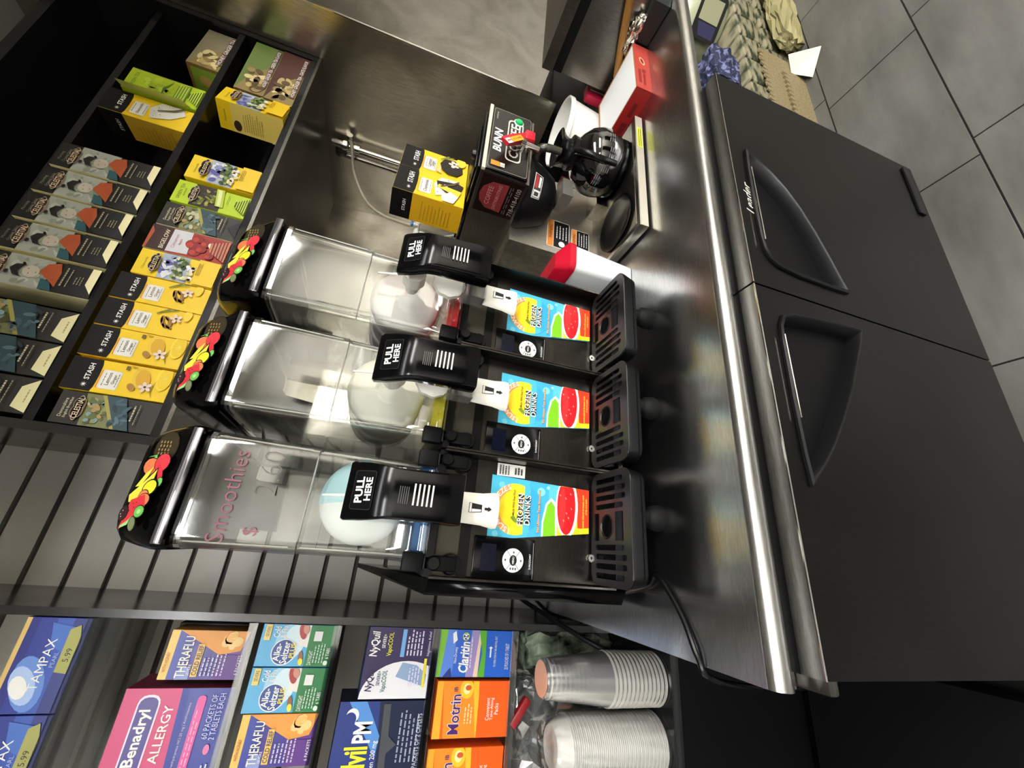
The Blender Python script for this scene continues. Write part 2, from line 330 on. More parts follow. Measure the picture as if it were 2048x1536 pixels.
# ------------------------------------------------------------------ steel worktop, refrigerator
CT = -.475
b = MB()
b.box(-.12, 1.75, .442, YS-.001, CT-.03, CT, 'counter'); b.box(.2795, 1.75, YS-.001, 1.629, CT-.03, CT, 'counter')
b.box(-.12, 1.75, .47, YS-.01, CT-.06, CT-.0301, 'door')
t = thing('steel_worktop', 'long brushed stainless steel worktop with a rolled front edge under the drink machines', 'counter', (.8, .85, CT-.06))
b.build('top', t)
b = MB(); prof = [(.4425, CT-.03)]+[(.4425+.0165*cos(radians(a)), CT-.0165+.0165*sin(radians(a))) for a in range(90, 281, 19)]+[(.4425, CT-.045), (.450, CT-.045), (.450, CT-.0301)]
b.prism([(.4425, CT)]+[(.4425+.0165*cos(radians(a)), CT-.0165+.0165*sin(radians(a))) for a in range(102, 261, 13)]+[(.4425, CT-.045), (.446, CT-.045), (.446, CT-.0003)], -.12, 1.75, 'x', 'nose', True); b.build('rolled_edge', t)
t = thing('undercounter_refrigerator', 'black steel two door refrigerator under the worktop', 'refrigerator', (.43, .8, FL))
b = MB(); b.box(-.104, .974, .452, 1.2, -1.12, CT-.0601, 'blkmat'); b.build('body', t)
b = MB(); b.rbox(-.118, -.028, .402, .4515, CT-.062, CT-.0462, .004, 'doortop'); b.build('hinge_plate', t)
for x in (-.05, .93):
    for y in (.52, 1.14):
        b = MB(); b.lathe([(.012, 0), (.02, .0), (.024, .012), (.015, .03), (.015, .2799)], (x, y, FL), 'z', 'blkmat', 16); b.build('foot', t)
def door(x0, x1, outer, name, inner, logo):
    b = MB(); z0, z1 = -1.125, -.5145
    vs, fs = flat_shape([[(x0, z0), (x1, z0), (x1, z1), (x0, z1)], outer], .006)
    b.add([(p[0], .406+p[2], p[1]) for p in vs], fs, 'door')
    b.box(x0, x1, .4285, .449, z0, z1, 'blkmat')
    for q in ((x0, x0+.002), (x1-.002, x1)): b.box(q[0], q[1], .412, .4285, z0, z1, 'door')
    b.box(x0+.002, x1-.002, .412, .4285, z0, z0+.002, 'door')
    d = b.build('door', t)
    b = MB(); b.box(x0, x1, .4003, .4285, z1-.002, z1+.0005, 'doortop'); b.build('top_cap', d)
    b = MB(); b.box(x0, x1, .3985, .4002, z1-.0012, z1+.0012, 'chrome'); b.build('edge_strip', d)
    # moulded pocket handle
    b = MB(); n = len(outer); A0 = [(p[0], .3995, p[1]) for p in outer]; cx = sum(p[0] for p in outer)/n; cz = sum(p[1] for p in outer)/n
    sh = lambda k, y: [(cx+(p[0]-cx)*k, y, cz+(p[1]-cz)*k) for p in outer]
    rings = [sh(1.045, .3996), sh(1.04, .3955), sh(1.0, .3935), sh(.97, .396), sh(.93, .42), sh(.88, .4275)]
    b.loft(rings[:-1], 'pocket', False); vs2 = rings[4]; b.add(vs2, [tuple(range(n))], 'blkmat'); b.build('handle', d)
    b = MB(); i0, i1 = inner; b.tube([i0, ((i0[0]+i1[0])/2, i0[1], (i0[2]+i1[2])/2), i1], .0013, 'chrome', 8, 3); b.build('handle_trim', d)
    return d
oR = [(.752, -.556), (.70, -.552), (.62, -.550), (.545, -.550), (.517, -.553), (.500, -.562), (.490, -.580), (.484, -.62), (.482, -.70), (.484, -.735), (.50, -.728), (.545, -.712), (.60, -.690), (.65, -.665), (.69, -.637), (.72, -.608), (.742, -.577)]
oL = [(.122, -.553), (.16, -.550), (.24, -.549), (.33, -.551), (.362, -.554), (.382, -.564), (.390, -.585), (.396, -.64), (.402, -.72), (.402, -.741), (.38, -.732), (.33, -.705), (.28, -.678), (.23, -.645), (.18, -.609), (.145, -.578)]
oL = [p for p in oL]
d = door(.437, .975, oR, 'r', ((.705, .3915, -.5525), (.53, .3915, -.5505)), True)
b = MB(); f = front(b, .437, .975, .4, -1.125, -.5145); f.t('Leader', .36, .957, .030, K('#d9d6cc', .3), maxw=.25, shear=.4, bold=0); f.t('Refrigeration', .36, .93, .010, K('#a9a69c', .3), maxw=.2, bold=0); b.build('nameplate_script', d)
b = MB(); b.rbox(.81, .958, .3945, .3999, -1.105, -1.08, .002, 'blk'); b.build('badge', d)
door(-.102, .4335, oL, 'l', ((.345, .3925, -.551), (.21, .3925, -.550)), False)
# ------------------------------------------------------------------ tea cabinet and its soffit
t = thing('tea_cabinet', 'black open wall cabinet whose two shelves hold boxes of tea', 'cabinet', (.78, 1.14, .41))
CX0, CX1 = .1465, 1.418
b = MB(); b.box(CX0, CX0+.018, 1.0, YS-.0005, .43, 1.07, 'dpanel'); b.build('side_panel', t)
b = MB(); b.box(CX1-.018, CX1, 1.0, YS-.0005, .43, 1.07, 'blkshelf'); b.build('side_panel', t)
b = MB(); b.box(CX0+.018, CX1-.018, 1.27, YS-.0005, .43, 1.07, 'blkshelf'); b.build('back_panel', t)
for z0 in (.4305, .634, .86):
    b = MB(); b.box(CX0+.0181, CX1-.0181, 1.002 if z0 < .8 else 1.03, 1.2699, z0, z0+.0165, 'blkshelf'); b.build('shelf', t)
b = MB(); b.box(CX0+.0181, CX1-.0181, 1.0, 1.2699, 1.045, 1.07, 'blkshelf'); b.build('top_panel', t)
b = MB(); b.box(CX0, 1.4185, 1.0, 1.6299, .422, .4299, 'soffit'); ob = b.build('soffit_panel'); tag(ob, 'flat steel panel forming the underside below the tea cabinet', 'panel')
b = MB(); b.box(CX0, 1.4185, YS+.021, 1.6299, .4301, CEIL-.001, 'blkmat'); ob = b.build('cabinet_filler'); tag(ob, 'black filler board boxed in behind the tea cabinet', 'panel')
# ------------------------------------------------------------------ steel partition right of the brewer, with the water pipe
t = thing('steel_partition', 'tall stainless steel partition sheet standing right of the coffee brewer', 'partition', (1.425, 1.24, CT))
b = MB(); b.box(1.42, 1.424, .853, 1.6295, -.335, CEIL-.002, 'panelsteel'); b.build('sheet', t)
b = MB(); b.box(1.4195, 1.4255, .850, .8529, -.335, CEIL-.002, 'chrome'); b.build('edge_trim', t)
b = MB()
for y in (.95, 1.55): b.box(1.4205, 1.4235, y, y+.03, CT, -.3351, 'blkmat')
b.build('bracket', t)
# pipe + stop valve + hose
t = thing('water_pipe', 'chrome water pipe with a stop valve on the steel partition', 'pipe', (1.39, 1.26, CT))
b = MB(); b.tube([(1.392, 1.272, CT), (1.392, 1.272, -.1), (1.392, 1.272, .33)], .0085, 'chrome', 12, 4); b.build('riser', t)
b = MB(); b.tube([(1.40, 1.325, CT), (1.40, 1.325, .0), (1.40, 1.322, .36)], .011, 'dchrome', 12, 4); b.build('riser', t)
b = MB(); b.lathe([(.0, .30), (.014, .30), (.014, .345), (.019, .345), (.019, .36), (.013, .362), (.013, .40), (0, .40)], (1.392, 1.272, 0), 'z', 'chrome', 12)
b.lathe([(0, -.035), (.011, -.035), (.011, .0), (.015, .004), (.015, .018), (0, .018)], (1.392, 1.255, .335), 'y', 'chrome', 12)
b.lathe([(0, -.02), (.02, -.02), (.022, .0), (.02, .006), (0, .006)], (1.392, 1.31, .37), 'y', 'dchrome', 8); b.build('valve', t)
t = thing('braided_hose', 'pale braided water hose hanging from the pipe valve with a blue tap', 'hose', (1.38, 1.24, -.05))
b = MB(); b.tube([(1.385, 1.235, .335), (1.378, 1.26, .325), (1.34, 1.34, .31), (1.26, 1.38, .25), (1.20, 1.365, .175), (1.17, 1.34, .11), (1.14, 1.31, .06)], .0055, noisemat('braid', '#b7ab93', '#d9cdb6', 400, (.4, .5)), 10, 8); b.build('hose', t)
b = MB(); b.lathe([(0, -.035), (.011, -.035), (.011, -.015), (.008, -.014), (.008, .014), (.011, .015), (.011, .035), (0, .035)], (1.125, 1.295, .035), 'x', 'cream', 12); b.lathe([(0, 0), (.006, 0), (.006, .014), (0, .014)], (1.125, 1.28, .035), 'z', 'cream', 10); b.build('shutoff_body', t)
b = MB(); b.rbox(1.112, 1.142, 1.268, 1.284, .05, .058, .003, K('#2f6fc4', .4)); b.build('tap_lever', t)
b = MB(); b.tube([(1.105, 1.29, .02), (1.06, 1.24, -.03), (1.0, 1.16, -.06), (.93, 1.02, -.14)], .0045, 'cream', 8, 6); b.build('tube', t)
# ------------------------------------------------------------------ frozen drink machines
WHT = K('#f4f4f0', .4); BLK = K('#0a0a0a', .4)
def fruit(f):
    """fruit bunch artwork on the sloping lid front (x right, y up)"""
    g = K('#7fd06b', .4); dk = BLK; base = Face.e_
    class Big(Face):
        def e_(q, cx, cy, rx, ry, m_, n=18, rot=0, a0=0, a1=360):
            if rx > .02: base(q, cx, cy, rx*1.32+.007, ry*1.32+.007, BLK, n, rot)
            return base(q, cx, cy, rx*(1.32 if rx > .02 else 1), ry*(1.32 if rx > .02 else 1), m_, n, rot, a0, a1)
    f.__class__ = Big
    f.e_(.80, .50, .115, .105, K('#3c3324', .4), 14)
    for i in range(16): f.e_(.745+.035*(i % 4), .38+.085*(i//4)+.02*(i % 2), .014, .011, K('#a58d55', .4), 6)
    for a in (100, 125, 150, 175, 200, 80): f.p([(.73, .60), (.73+.14*cos(radians(a+20)), .62+.5*sin(radians(a+20))*.5), (.715, .66)], g)
    f.e_(.62, .62, .055, .075, K('#ef8355', .4), 12, -20); f.e_(.66, .30, .06, .065, K('#ea4250', .4), 12)
    f.p([(.58, .34), (.66, .40), (.60, .20), (.52, .10), (.50, .24)], K('#e2384a', .4)); f.e_(.49, .14, .03, .025, g, 8)
    f.p([(.29, .86), (.37, .97), (.44, .78), (.55, .50), (.62, .34), (.50, .30), (.39, .44), (.30, .62)], dk)
    f.p([(.31, .86), (.37, .93), (.43, .76), (.53, .50), (.60, .34), (.50, .34), (.40, .48), (.32, .66)], K('#f6ee54', .4))
    f.p([(.44, .84), (.56, .66), (.62, .48), (.54, .54), (.45, .68)], K('#f6ee54', .4))
    f.e_(.44, .34, .052, .062, dk, 14, 20); f.e_(.44, .34, .047, .056, K('#f5ec3c', .4), 14, 20)
    f.e_(.37, .43, .036, .04, K('#ee8a58', .4), 12); f.e_(.335, .36, .04, .05, K('#ee8a58', .4), 12)
    f.p([(.33, .74), (.38, .36), (.28, .22), (.14, .55), (.09, .78)], K('#e23b46', .4)); f.p([(.16, .60), (.12, .76), (.10, .74), (.13, .55), (.20, .50)], K('#9fd98a', .4))
    f.e_(.22, .80, .045, .035, K('#3a2226', .4), 10); f.e_(.24, .32, .036, .04, K('#76c95a', .4), 12); f.e_(.24, .32, .02, .022, K('#b9e59a', .4), 8); f.e_(.14, .38, .045, .028, K('#7c8a62', .4), 10, 25)
    for x, y in ((.30, .58), (.27, .50), (.31, .47), (.24, .60), (.21, .82), (.24, .78), (.19, .77)): f.e_(x, y, .006, .006, WHT if x < .245 and y > .7 else dk, 5)
def ringrect(hw, y0, y1, z, r, n=4): return [(x, y, z) for x, y in rrect(-hw, hw, y0, y1, r, n)]
def frozen_machine(hue, hue2, liquid, label):
    t = thing('frozen_drink_machine', label, 'drink machine', (0, .70, CT), 'frozen drink machines on the worktop')
    b = MB(); b.box(-.094, .096, .7125, 1.06, -.432, -.108, 'blk'); b.box(-.094, .096, .66, .7124, -.432, -.424, 'blk'); b.build('body', t)
    b = MB(); fr = 'fascia'
    b.box(-.094, .096, .709, .7124, -.4239, -.168, fr); b.box(-.094, .096, .7090, .7124, -.1679, -.150, 'blk')
    b.box(-.0985, -.0955, .676, .7125, -.4239, -.103, fr); b.box(.0965, .0995, .676, .7125, -.4239, -.103, fr)
    b.build('front_panel', t)
    b = MB(); b.box(-.0955, .0965, .7126, .7135, -.168, -.11, fr); b.box(-.094, .095, .7090, .7125, -.1499, -.1085, K('#4a463c', .3, .6)); b.build('upper_panel', t)
    b = MB(); b.box(-.097, .098, .684, 1.05, -.1075, -.096, 'blk'); b.rbox(-.066, .066, .690, .7035, -.1115, -.0965, .004, 'blk'); b.build('drip_deck', t)
    # bowl
    b = MB(); rg = [(.089, .697, 1.02, -.0955, .012), (.089, .697, 1.02, -.084, .012), (.086, .700, 1.018, -.080, .014), (.079, .708, 1.012, -.066, .02), (.0785, .709, 1.01, .0, .018), (.080, .708, 1.01, .089, .018), (.081, .705, 1.012, .0905, .018), (.0825, .703, 1.015, .238, .018)]
    b.loft([ringrect(*q[:3], q[3], q[4]) for q in rg], 'bowl', False)
    b.loft([ringrect(hw-.0028, y0+.0028, y1-.0028, z_, max(r_-.0028, .004)) for hw, y0, y1, z_, r_ in reversed(rg[:])], 'bowl', False); b.recalc = False
    b.build('bowl', t)
    b = MB(); a, c = ringrect(.0835, .701, 1.017, .233, .018), ringrect(.0785, .706, 1.012, .233, .018); n = len(a)
    a2 = [(p[0], p[1], .240) for p in a]; c2 = [(p[0], p[1], .240) for p in c]
    vs = a+c+a2+c2; b.add(vs, [(i, (i+1) % n, n+(i+1) % n, n+i) for i in range(n)]+[(2*n+i, 3*n+i, 3*n+(i+1) % n, 2*n+(i+1) % n) for i in range(n)]+[(i, 2*n+i, 2*n+(i+1) % n, (i+1) % n) for i in range(n)], 'bowl'); b.build('bowl_rim', t)
    b = MB(); b.tube([(-.063, .7035, .0898), (0, .7035, .0898), (.063, .7035, .0898)], .0009, 'edge', 6, 2)  # whitish tubes standing in for bright highlights on the bowl seam and corners
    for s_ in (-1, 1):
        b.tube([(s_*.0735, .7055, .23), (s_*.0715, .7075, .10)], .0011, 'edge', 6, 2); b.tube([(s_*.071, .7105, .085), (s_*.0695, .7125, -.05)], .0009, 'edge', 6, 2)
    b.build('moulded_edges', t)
    # freezing drum with its mixing spiral
    b = MB(); cz = .010; cx = .007
    b.lathe([(.0, .735), (.03, .737), (.055, .743), (.066, .752), (.0695, .762), (.0695, .775), (.062, .777), (.062, .965), (.0, .965)], (cx, 0, cz), 'y', K(hue, .55), 40)
    b.lathe([(.0, .7345), (.03, .7365), (.055, .7425), (.0665, .7515), (.0702, .7615)], (cx, 0, cz), 'y', K(hue2, .5), 22, 2, 100); b.recalc = False
    b.build('mixing_drum', t)
    b = MB(); pts = [(cx+.0665*cos(a*.5), .785+a*.0048, cz+.0665*sin(a*.5)) for a in range(0, 36)]; b.tube(pts, .0035, K(hue, .5), 6, 2); b.build('spiral', t)
    b = MB(); b.loft([ringrect(.076, .711, 1.008, -.0945, .014), ringrect(.077, .7115, 1.006, -.074, .016)], liquid); b.build('syrup', t)
    # tap: white nuts, clear neck, spout
    b = MB(); b.lathe([(0, .640), (.010, .640), (.0205, .643), (.0205, .672), (.016, .675), (.011, .703), (0, .703)], (cx-.002, 0, .004), 'y', 'cream', 32, ribs=16, rd=.06); b.tube([(cx, .655, .01), (cx-.002, .667, .04), (cx-.004, .672, .068)], lambda u: .0032-.0018*u, 'cream', 8, 4); b.build('tap_nut', t)
    b = MB(); b.lathe([(0, .648), (.021, .648), (.029, .652), (.029, .662), (.022, .665), (0, .665)], (cx, 0, -.062), 'y', 'cream', 36, ribs=18, rd=.05); b.build('valve_ring', t)
    b = MB(); b.lathe([(.0215, .6652), (.0215, .702)], (cx, 0, -.062), 'y', 'cup', 24)
    for z_ in (-.128, -.098): b.box(cx-.024, cx+.024, .640, .672, z_, z_+.0015, 'cup')
    b.box(cx-.024, cx-.0225, .640, .672, -.1295, -.085, 'cup'); b.box(cx+.0225, cx+.024, .640, .672, -.1295, -.085, 'cup'); b.box(cx-.0225, cx+.0225, .6395, .641, -.128, -.085, 'cup'); b.build('spout', t)
    # spout guard with cup symbol
    b = MB(); R_ = []
    for z_, hw, d in ((-.130, .0235, .010), (-.17, .025, .012), (-.190, .0285, .014), (-.1965, .0275, .014)):
        R_.append([(cx+hw*sin(radians(a)), .652-d*cos(radians(a))+d, z_) for a in range(-80, 81, 16)])
    n = len(R_[0]); vs = [p for r in R_ for p in r]; b.add(vs, [(j*n+i, j*n+i+1, (j+1)*n+i+1, (j+1)*n+i) for j in range(3) for i in range(n-1)], 'cream', True)
    b.add([(p[0]*1.0, p[1]+.0015, p[2]) for p in vs], [(j*n+i, (j+1)*n+i, (j+1)*n+i+1, j*n+i+1) for j in range(3) for i in range(n-1)], 'cream', True); b.recalc = False
    f = Face(b, (cx-.02, .6515, -.195), (1, 0, 0), (0, 0, 1), .04, .06); b_ = BLK
    f.p([(.36, .45), (.64, .45), (.69, .80), (.31, .80)], b_).p([(.385, .47), (.46, .47), (.46, .72), (.34, .72)], WHT).p([(.335, .73), (.665, .73), (.67, .785), (.33, .785)], WHT)
    f.p([(.45, .38), (.55, .38), (.55, .28), (.60, .28), (.50, .18), (.40, .28), (.45, .28)], b_); b.build('spout_guard', t)
    # pull handle
    b = MB(); rr_ = []
    for z_, yf, hw, th in ((.0335, .600, .0365, .014), (.030, .596, .0385, .022), (.010, .583, .0375, .028), (-.006, .574, .0355, .030), (-.018, .570, .0335, .030), (-.03, .5685, .033, .030), (-.075, .566, .0332, .032), (-.112, .563, .034, .034), (-.1185, .566, .033, .03)):
        rr_.append([(cx+x, yf+y, z_) for x, y in rrect(-hw, hw, 0, th, .0045, 2)])
    b.loft(rr_, 'blkgloss')
    def hface(z0, y0, z1, y1, hw): v = Vector((0, y1-y0, z1-z0)); return Face(b, (cx-hw, y0-.0004, z0), (1, 0, 0), v, 2*hw, v.length)
    f = hface(-.004, .5735, .028, .5945, .034)
    f.rr(.13, .08, .87, .90, .05, K('#2c2c2e', .5, spec=.1)); f.rr(.142, .10, .858, .88, .045, K('#060606', .5, spec=.1))
    f.t('PULL', .5, .63, .30, WHT, .56, rot=3, bold=.03); f.t('HERE', .52, .29, .25, WHT, .56, rot=3, bold=.025)
    f = hface(-.112, .563, -.03, .5685, .034)
    for i in range(5): f.r(.30, .81+.034*i, .63, .824+.034*i, K('#3a3a3c', .35))
    for i in range(5): f.r(.29+.0*i, .42+.072*i, .70, .448+.072*i, K('#c9c7c2', .35))
    b.build('pull_handle', t)
    # corner clamps
    for s_ in (-1, 1):
        b = MB(); c0 = cx*.3+s_*.0795
        b.rbox(c0-.0135, c0+.0135, .684, .702, -.093, -.062, .002, 'blkmat'); b.rbox(c0-.011, c0+.011, .684, .7085, -.145, -.0929, .003, 'blkmat')
        b.lathe([(0, .674), (.0085, .674), (.0105, .677), (.0105, .684)], (c0, 0, -.108), 'y', 'blk', 18); b.lathe([(0, .689), (.014, .690), (.016, .697), (.016, .7085)], (c0, 0, -.138), 'y', 'blk', 18); b.build('bowl_clamp', t)
    # control panel
    b = MB(); b.rbox(-.0955, -.030, .7055, .7089, -.283, -.175, .0015, 'blkgloss'); f = front(b, -.0955, -.030, .7054, -.283, -.175)
    f.rr(.18, .64, .82, .88, .02, K('#04081a', .2, spec=.25)); f.e_(.47, .36, .285, .285, WHT, 40)
    for a in (38, 142, 218, 322):
        c_, s2 = cos(radians(a)), sin(radians(a)); k = f.w/f.h; n_ = .006
        f.p([(.47+.12*c_-n_*s2, .36+k*(.12*s2+n_*c_)), (.47+.285*c_-n_*s2, .36+k*(.285*s2+n_*c_)), (.47+.285*c_+n_*s2, .36+k*(.285*s2-n_*c_)), (.47+.12*c_+n_*s2, .36+k*(.12*s2-n_*c_))], BLK)
    f.e_(.47, .36, .125, .10, BLK, 24); f.t('MENU', .47, .36, .032, WHT, .17, bold=.01)
    for x, y in ((.47, .49), (.47, .235), (.66, .36), (.275, .40), (.275, .36), (.275, .32)): f.e_(x, y, .032, .026, K('#55555a', .4), 6)
    f.t('E-MOZZART', .47, .09, .028, WHT, .46, bold=0); f.r(.06, .035, .92, .043, K('#8a8a8a', .4)); b.build('control_panel', t)
    # poster
    b = MB(); c = [(-.036, -.196), (.073, -.196), (.0665, -.386), (-.0105, -.386)]
    xl = lambda z_: -.036+(.0255)*(-.196-z_)/.19; xr = lambda z_: .073-.0065*(-.196-z_)/.19
    y = .7086; b.add([(xl(-.196), y, -.196), (xl(-.386), y, -.386), (xr(-.386), y, -.386), (xr(-.196), y, -.196)]+[(xl(-.196), y+.0003, -.196), (xl(-.386), y+.0003, -.386), (xr(-.386), y+.0003, -.386), (xr(-.196), y+.0003, -.196)], [(0, 1, 2, 3), (0, 4, 5, 1), (1, 5, 6, 2), (2, 6, 7, 3), (3, 7, 4, 0)], K('#46b3d3', .4))
    f = front(b, -.036, .073, y, -.386, -.196); f.e = .0001; L_ = lambda z_: (xl(-.386+.19*z_)+.036)/.109; Rr = lambda z_: (xr(-.386+.19*z_)+.036)/.109
    f.p([(L_(.62), .62), (L_(.40), .40), (Rr(.40), .40), (Rr(.62), .62)], K('#3da6d6', .4)); f.p([(L_(.42), .42), (L_(.2), .2), (Rr(.2), .2), (Rr(.42), .42)], K('#57b7e0', .4))
    for x, y_, r_, cc in ((.86, .90, .05, '#6ec9df'), (.82, .50, .07, '#7fd0ea'), (.10, .93, .05, '#72cbe0'), (.13, .80, .03, '#72cbe0'), (.66, .40, .05, '#7fd0ea'), (.90, .43, .03, '#8fd8ee')): f.e_(x, y_, r_, r_, K(cc, .4), 14)
    f.e_(.50, .755, .40, .40, K('#f7e12a', .4), 32); f.e_(.50, .755, .40, .40, K('#f0a060', .4), 30, 0, 15, 165); f.e_(.50, .745, .30, .30, K('#f8d21c', .4), 28); f.p([(.5+.43*cos(radians(a)), .755+.43*.5737*sin(radians(a))) for a in range(200, 341, 10)], K('#48b0c4', .4))
    f.e_(.52, .70, .37, .37, K('#2f9cd2', .4), 26, 0, 205, 335)
    for ch, a in zip('ISLAND BREEZES', range(165, 13, -11)):
        if ch != ' ': f.t(ch, .5+.355*cos(radians(a)), .752+.36*.5737*sin(radians(a)), .046, K('#fff6e0', .4), .09, rot=a-90, bold=.02)
    f.t('Made With Real Fruit', .60, .775, .022, K('#5a4412', .4), .40, shear=.2)
    f.p([(.30, .76), (.36, .80), (.40, .77), (.34, .74), (.44, .735), (.33, .715), (.26, .70)], K('#6d8a2a', .4))
    f.t('FROZEN', .505, .705, .060, BLK, .60, bold=.085); f.L += 1; f.t('FROZEN', .50, .707, .056, WHT, .54, bold=.01)
    f.t('DRINKS', .505, .635, .060, BLK, .56, bold=.085); f.t('DRINKS', .50, .637, .056, WHT, .50, bold=.01)
    f.t('The Ultimate Taste Sensation', .50, .525, .026, K('#a8561e', .4), .78, bold=.05); f.t('The Ultimate Taste Sensation', .50, .526, .022, K('#ffd27a', .4), .77, bold=0)
    hw_ = K('#e9f6ee', .4)
    f.p([(L_(.49), .49), (.35, .49), (.64, .455), (.74, .40), (.66, .345), (L_(.335), .335)], hw_); f.p([(L_(.475), .475), (.34, .474), (.61, .44), (.69, .402), (.60, .36), (L_(.352), .352)], K('#74ba1a', .4))
    f.p([(L_(.335), .335), (.5, .34), (Rr(.3), .3), (Rr(0), 0), (L_(0), 0)], K('#b9c022', .4)); f.p([(L_(.12)+.10, .12), (Rr(.14), .14), (Rr(0), 0), (L_(0)+.06, 0)], K('#dd3a20', .4)); f.p([(L_(0), 0), (Rr(0), 0), (Rr(.03), .03), (L_(.03), .03)], K('#dd3a20', .4)); f.p([(L_(.1), .1), (L_(.1)+.09, .1), (L_(0)+.09, 0), (L_(0), 0)], K('#d9c822', .4))
    def clipped(cx, cy, rx, ry, m_):
        f.p([(max(L_(cy)+.004, min(x, Rr(cy)-.004)), cy+(y_2-cy)*f.w/f.h) for x, y_2 in circ(cx, cy, rx, ry, 30)], m_)
    clipped(.62, .238, .50, .205, hw_); clipped(.635, .243, .455, .168, K('#c4141c', .4)); clipped(.60, .285, .34, .06, K('#d92a2a', .4))
    for x, y_ in ((.45, .22), (.52, .24), (.60, .19), (.76, .25), (.84, .20), (.80, .31), (.40, .27)): f.e_(x, y_, .02, .012, K('#f08a86', .4), 6, 30); f.L -= 1
    f.L += 1; f.t('www.island-breeze.com', .58, .065, .022, K('#f6e04a', .4), .66, bold=0); f.t('(718)-313-2600', .66, .028, .022, K('#f6e04a', .4), .44, bold=0); b.build('menu_poster', t)
    # lock
    b = MB(); b.lathe([(0, .7035), (.0068, .7035), (.008, .705), (.008, .7089)], (-.051, 0, -.392), 'y', 'chrome', 20); f = front(b, -.059, -.043, .7034, -.4, -.384); f.e_(.5, .5, .17, .17, BLK, 12); f.r(.42, .25, .58, .5, BLK); b.box(-.057, -.045, .7, .7089, -.414, -.403, 'hole'); b.build('lock', t)
    # drip tray with grille
    b = MB(); o2 = rrect(-.093, .095, .577, .704, .022, 5); o2 = o2[:]
    rg2 = [[(x, y_, -.3935) for x, y_ in o2], [(x*1.0, y_+.001, -.398) for x, y_ in o2], [(x*.965, .5855+(y_-.577)*.93, -.4235) for x, y_ in o2]]
    b.loft(rg2, 'blk', False); b.add(rg2[2], [tuple(range(len(o2)))], 'blk'); b.add([(x*.96, .582+(y_-.577)*.95, -.416) for x, y_ in o2], [tuple(range(len(o2)))], 'hole'); tr = b.build('drip_tray', t)
    b = MB(); holes = []
    for s_ in (-1, 1):
        for i in range(4): x = .001+s_*(.0335+.0148*i); hl = (.0, .006, .006, 0)[i] if s_ else 0; holes.append(rrect(x-.0044, x+.0044, .600-(.008 if i in (1, 2) else 0), .688, .0043, 3))
    holes += [rrect(-.022, .024, .676, .692, .001, 1), rrect(-.022, .024, .600, .624, .001, 1), circ(.001, .650, .0185, .0175, 24)]
    vs, fs = flat_shape([rrect(-.0925, .0945, .5775, .7035, .0215, 5)]+holes, .0012); b.add([(p[0], p[1], -.3922+p[2]) for p in vs], fs, 'tray')
    b.lathe([(.0172, -.3915), (.0188, -.3895), (.0205, -.391)], (.001, .650, 0), 'z', 'tray', 26); b.build('grille', tr)
    b = MB(); b.box(-.09, .09, .640, .6415, -.4155, -.402, K('#2a2a2e', .2)); b.build('divider_rib', tr)
    for x, y_ in ((.02, .615), (-.05, .98), (.06, .98)):
        b = MB(); b.lathe([(0, -.475), (.019, -.475), (.022, -.468), (.019, -.452), (.013, -.446), (.013, -.4242 if y_ < .7 else -.4325), (0, -.4242 if y_ < .7 else -.4325)], (x, y_, 0), 'z', 'rub', 18); b.build('foot', t)
    # lid
    b = MB(); b.loft([ringrect(.083, .712, 1.01, .2405, .02), ringrect(.084, .711, 1.012, .2485, .022), ringrect(.0865, .702, 1.021, .2495, .022), ringrect(.0875, .700, 1.022, .262, .022), ringrect(.0875, .7025, 1.022, .2695, .024), ringrect(.0855, .7165, 1.018, .290, .028), ringrect(.081, .7365, 1.01, .3185, .030), ringrect(.074, .752, .995, .331, .03), ringrect(.06, .775, .97, .336, .03)], 'blkgloss')
    b.prism([(.93, .2505), (1.06, .2505), (1.075, .24), (1.075, .19), (1.06, .18), (1.035, .235), (.93, .245)], -.05, .05, 'x', 'blk'); lid = b.build('lid', t)
    b = MB(); v = Vector((0, .0333, .0483)); f = Face(b, (-.080, .7028, .2703), (1, 0, 0), v, .160, v.length); f.e = .0002; fruit(f); b.build('fruit_decal', lid)
    b = MB(); b.rbox(-.080, .080, .6945, .6999, .2495, .2625, .002, K('#8b8b90', .12, .85)); b.build('lid_strip', lid)
    b = MB(); f = front(b, -.07, .07, .7015, .2525, .25); 
    return t, f
XM = (.057, .2565, .456)
ROOTS = []
for i, (hue, hue2, liq, lb) in enumerate((('#eef4f5', '#bfe8f4', K('#1f6fb4', .2), 'leftmost frozen drink machine with pale blue slush in its bowl and handwriting on the front'),
        ('#eeebe0', '#e9e4d6', K('#d9cb1e', .2), 'middle frozen drink machine with yellow syrup at the bottom of its bowl'),
        ('#f2ecec', '#f0e2e2', K('#d3121c', .2), 'rightmost frozen drink machine with red syrup in its bowl, beside the white tub'))):
    t, f = frozen_machine(hue, hue2, liq, lb); t.location.x = XM[i]; t['_w'] = (0, .70, CT); ROOTS.append(t)
# extras that only the left machine shows
t = ROOTS[0]
b = MB(); b.loft([[(-.123, .705, -.452), (-.0995, .690, -.452), (-.0995, 1.06, -.452), (-.108, 1.06, -.452)], [(-.123, .705, -.105), (-.0995, .690, -.105), (-.0995, 1.06, .0), (-.108, 1.06, .0)]], 'blkgloss'); b.build('side_cover', t)
b = MB(); b.box(.073, .095, .7079, .7088, -.257, -.204, 'paper'); f = front(b, .073, .095, .7079, -.257, -.204); f.r(0, .47, 1, .49, K('#999')) if False else None
for k_ in range(4): f.lines(.1, .9, .55+.1*k_, .65+.1*k_, 1, BLK, .1, .6)
for k_ in range(3): f.lines(.2, .8, .08+.11*k_, .19+.11*k_, 1, BLK, .2, .6)
b.build('rating_sticker', t)
b = MB(); f = front(b, -.08, .08, .7024, .095, .245); PK = K('#8a5262', .6); DG = K('#6a625e', .6)
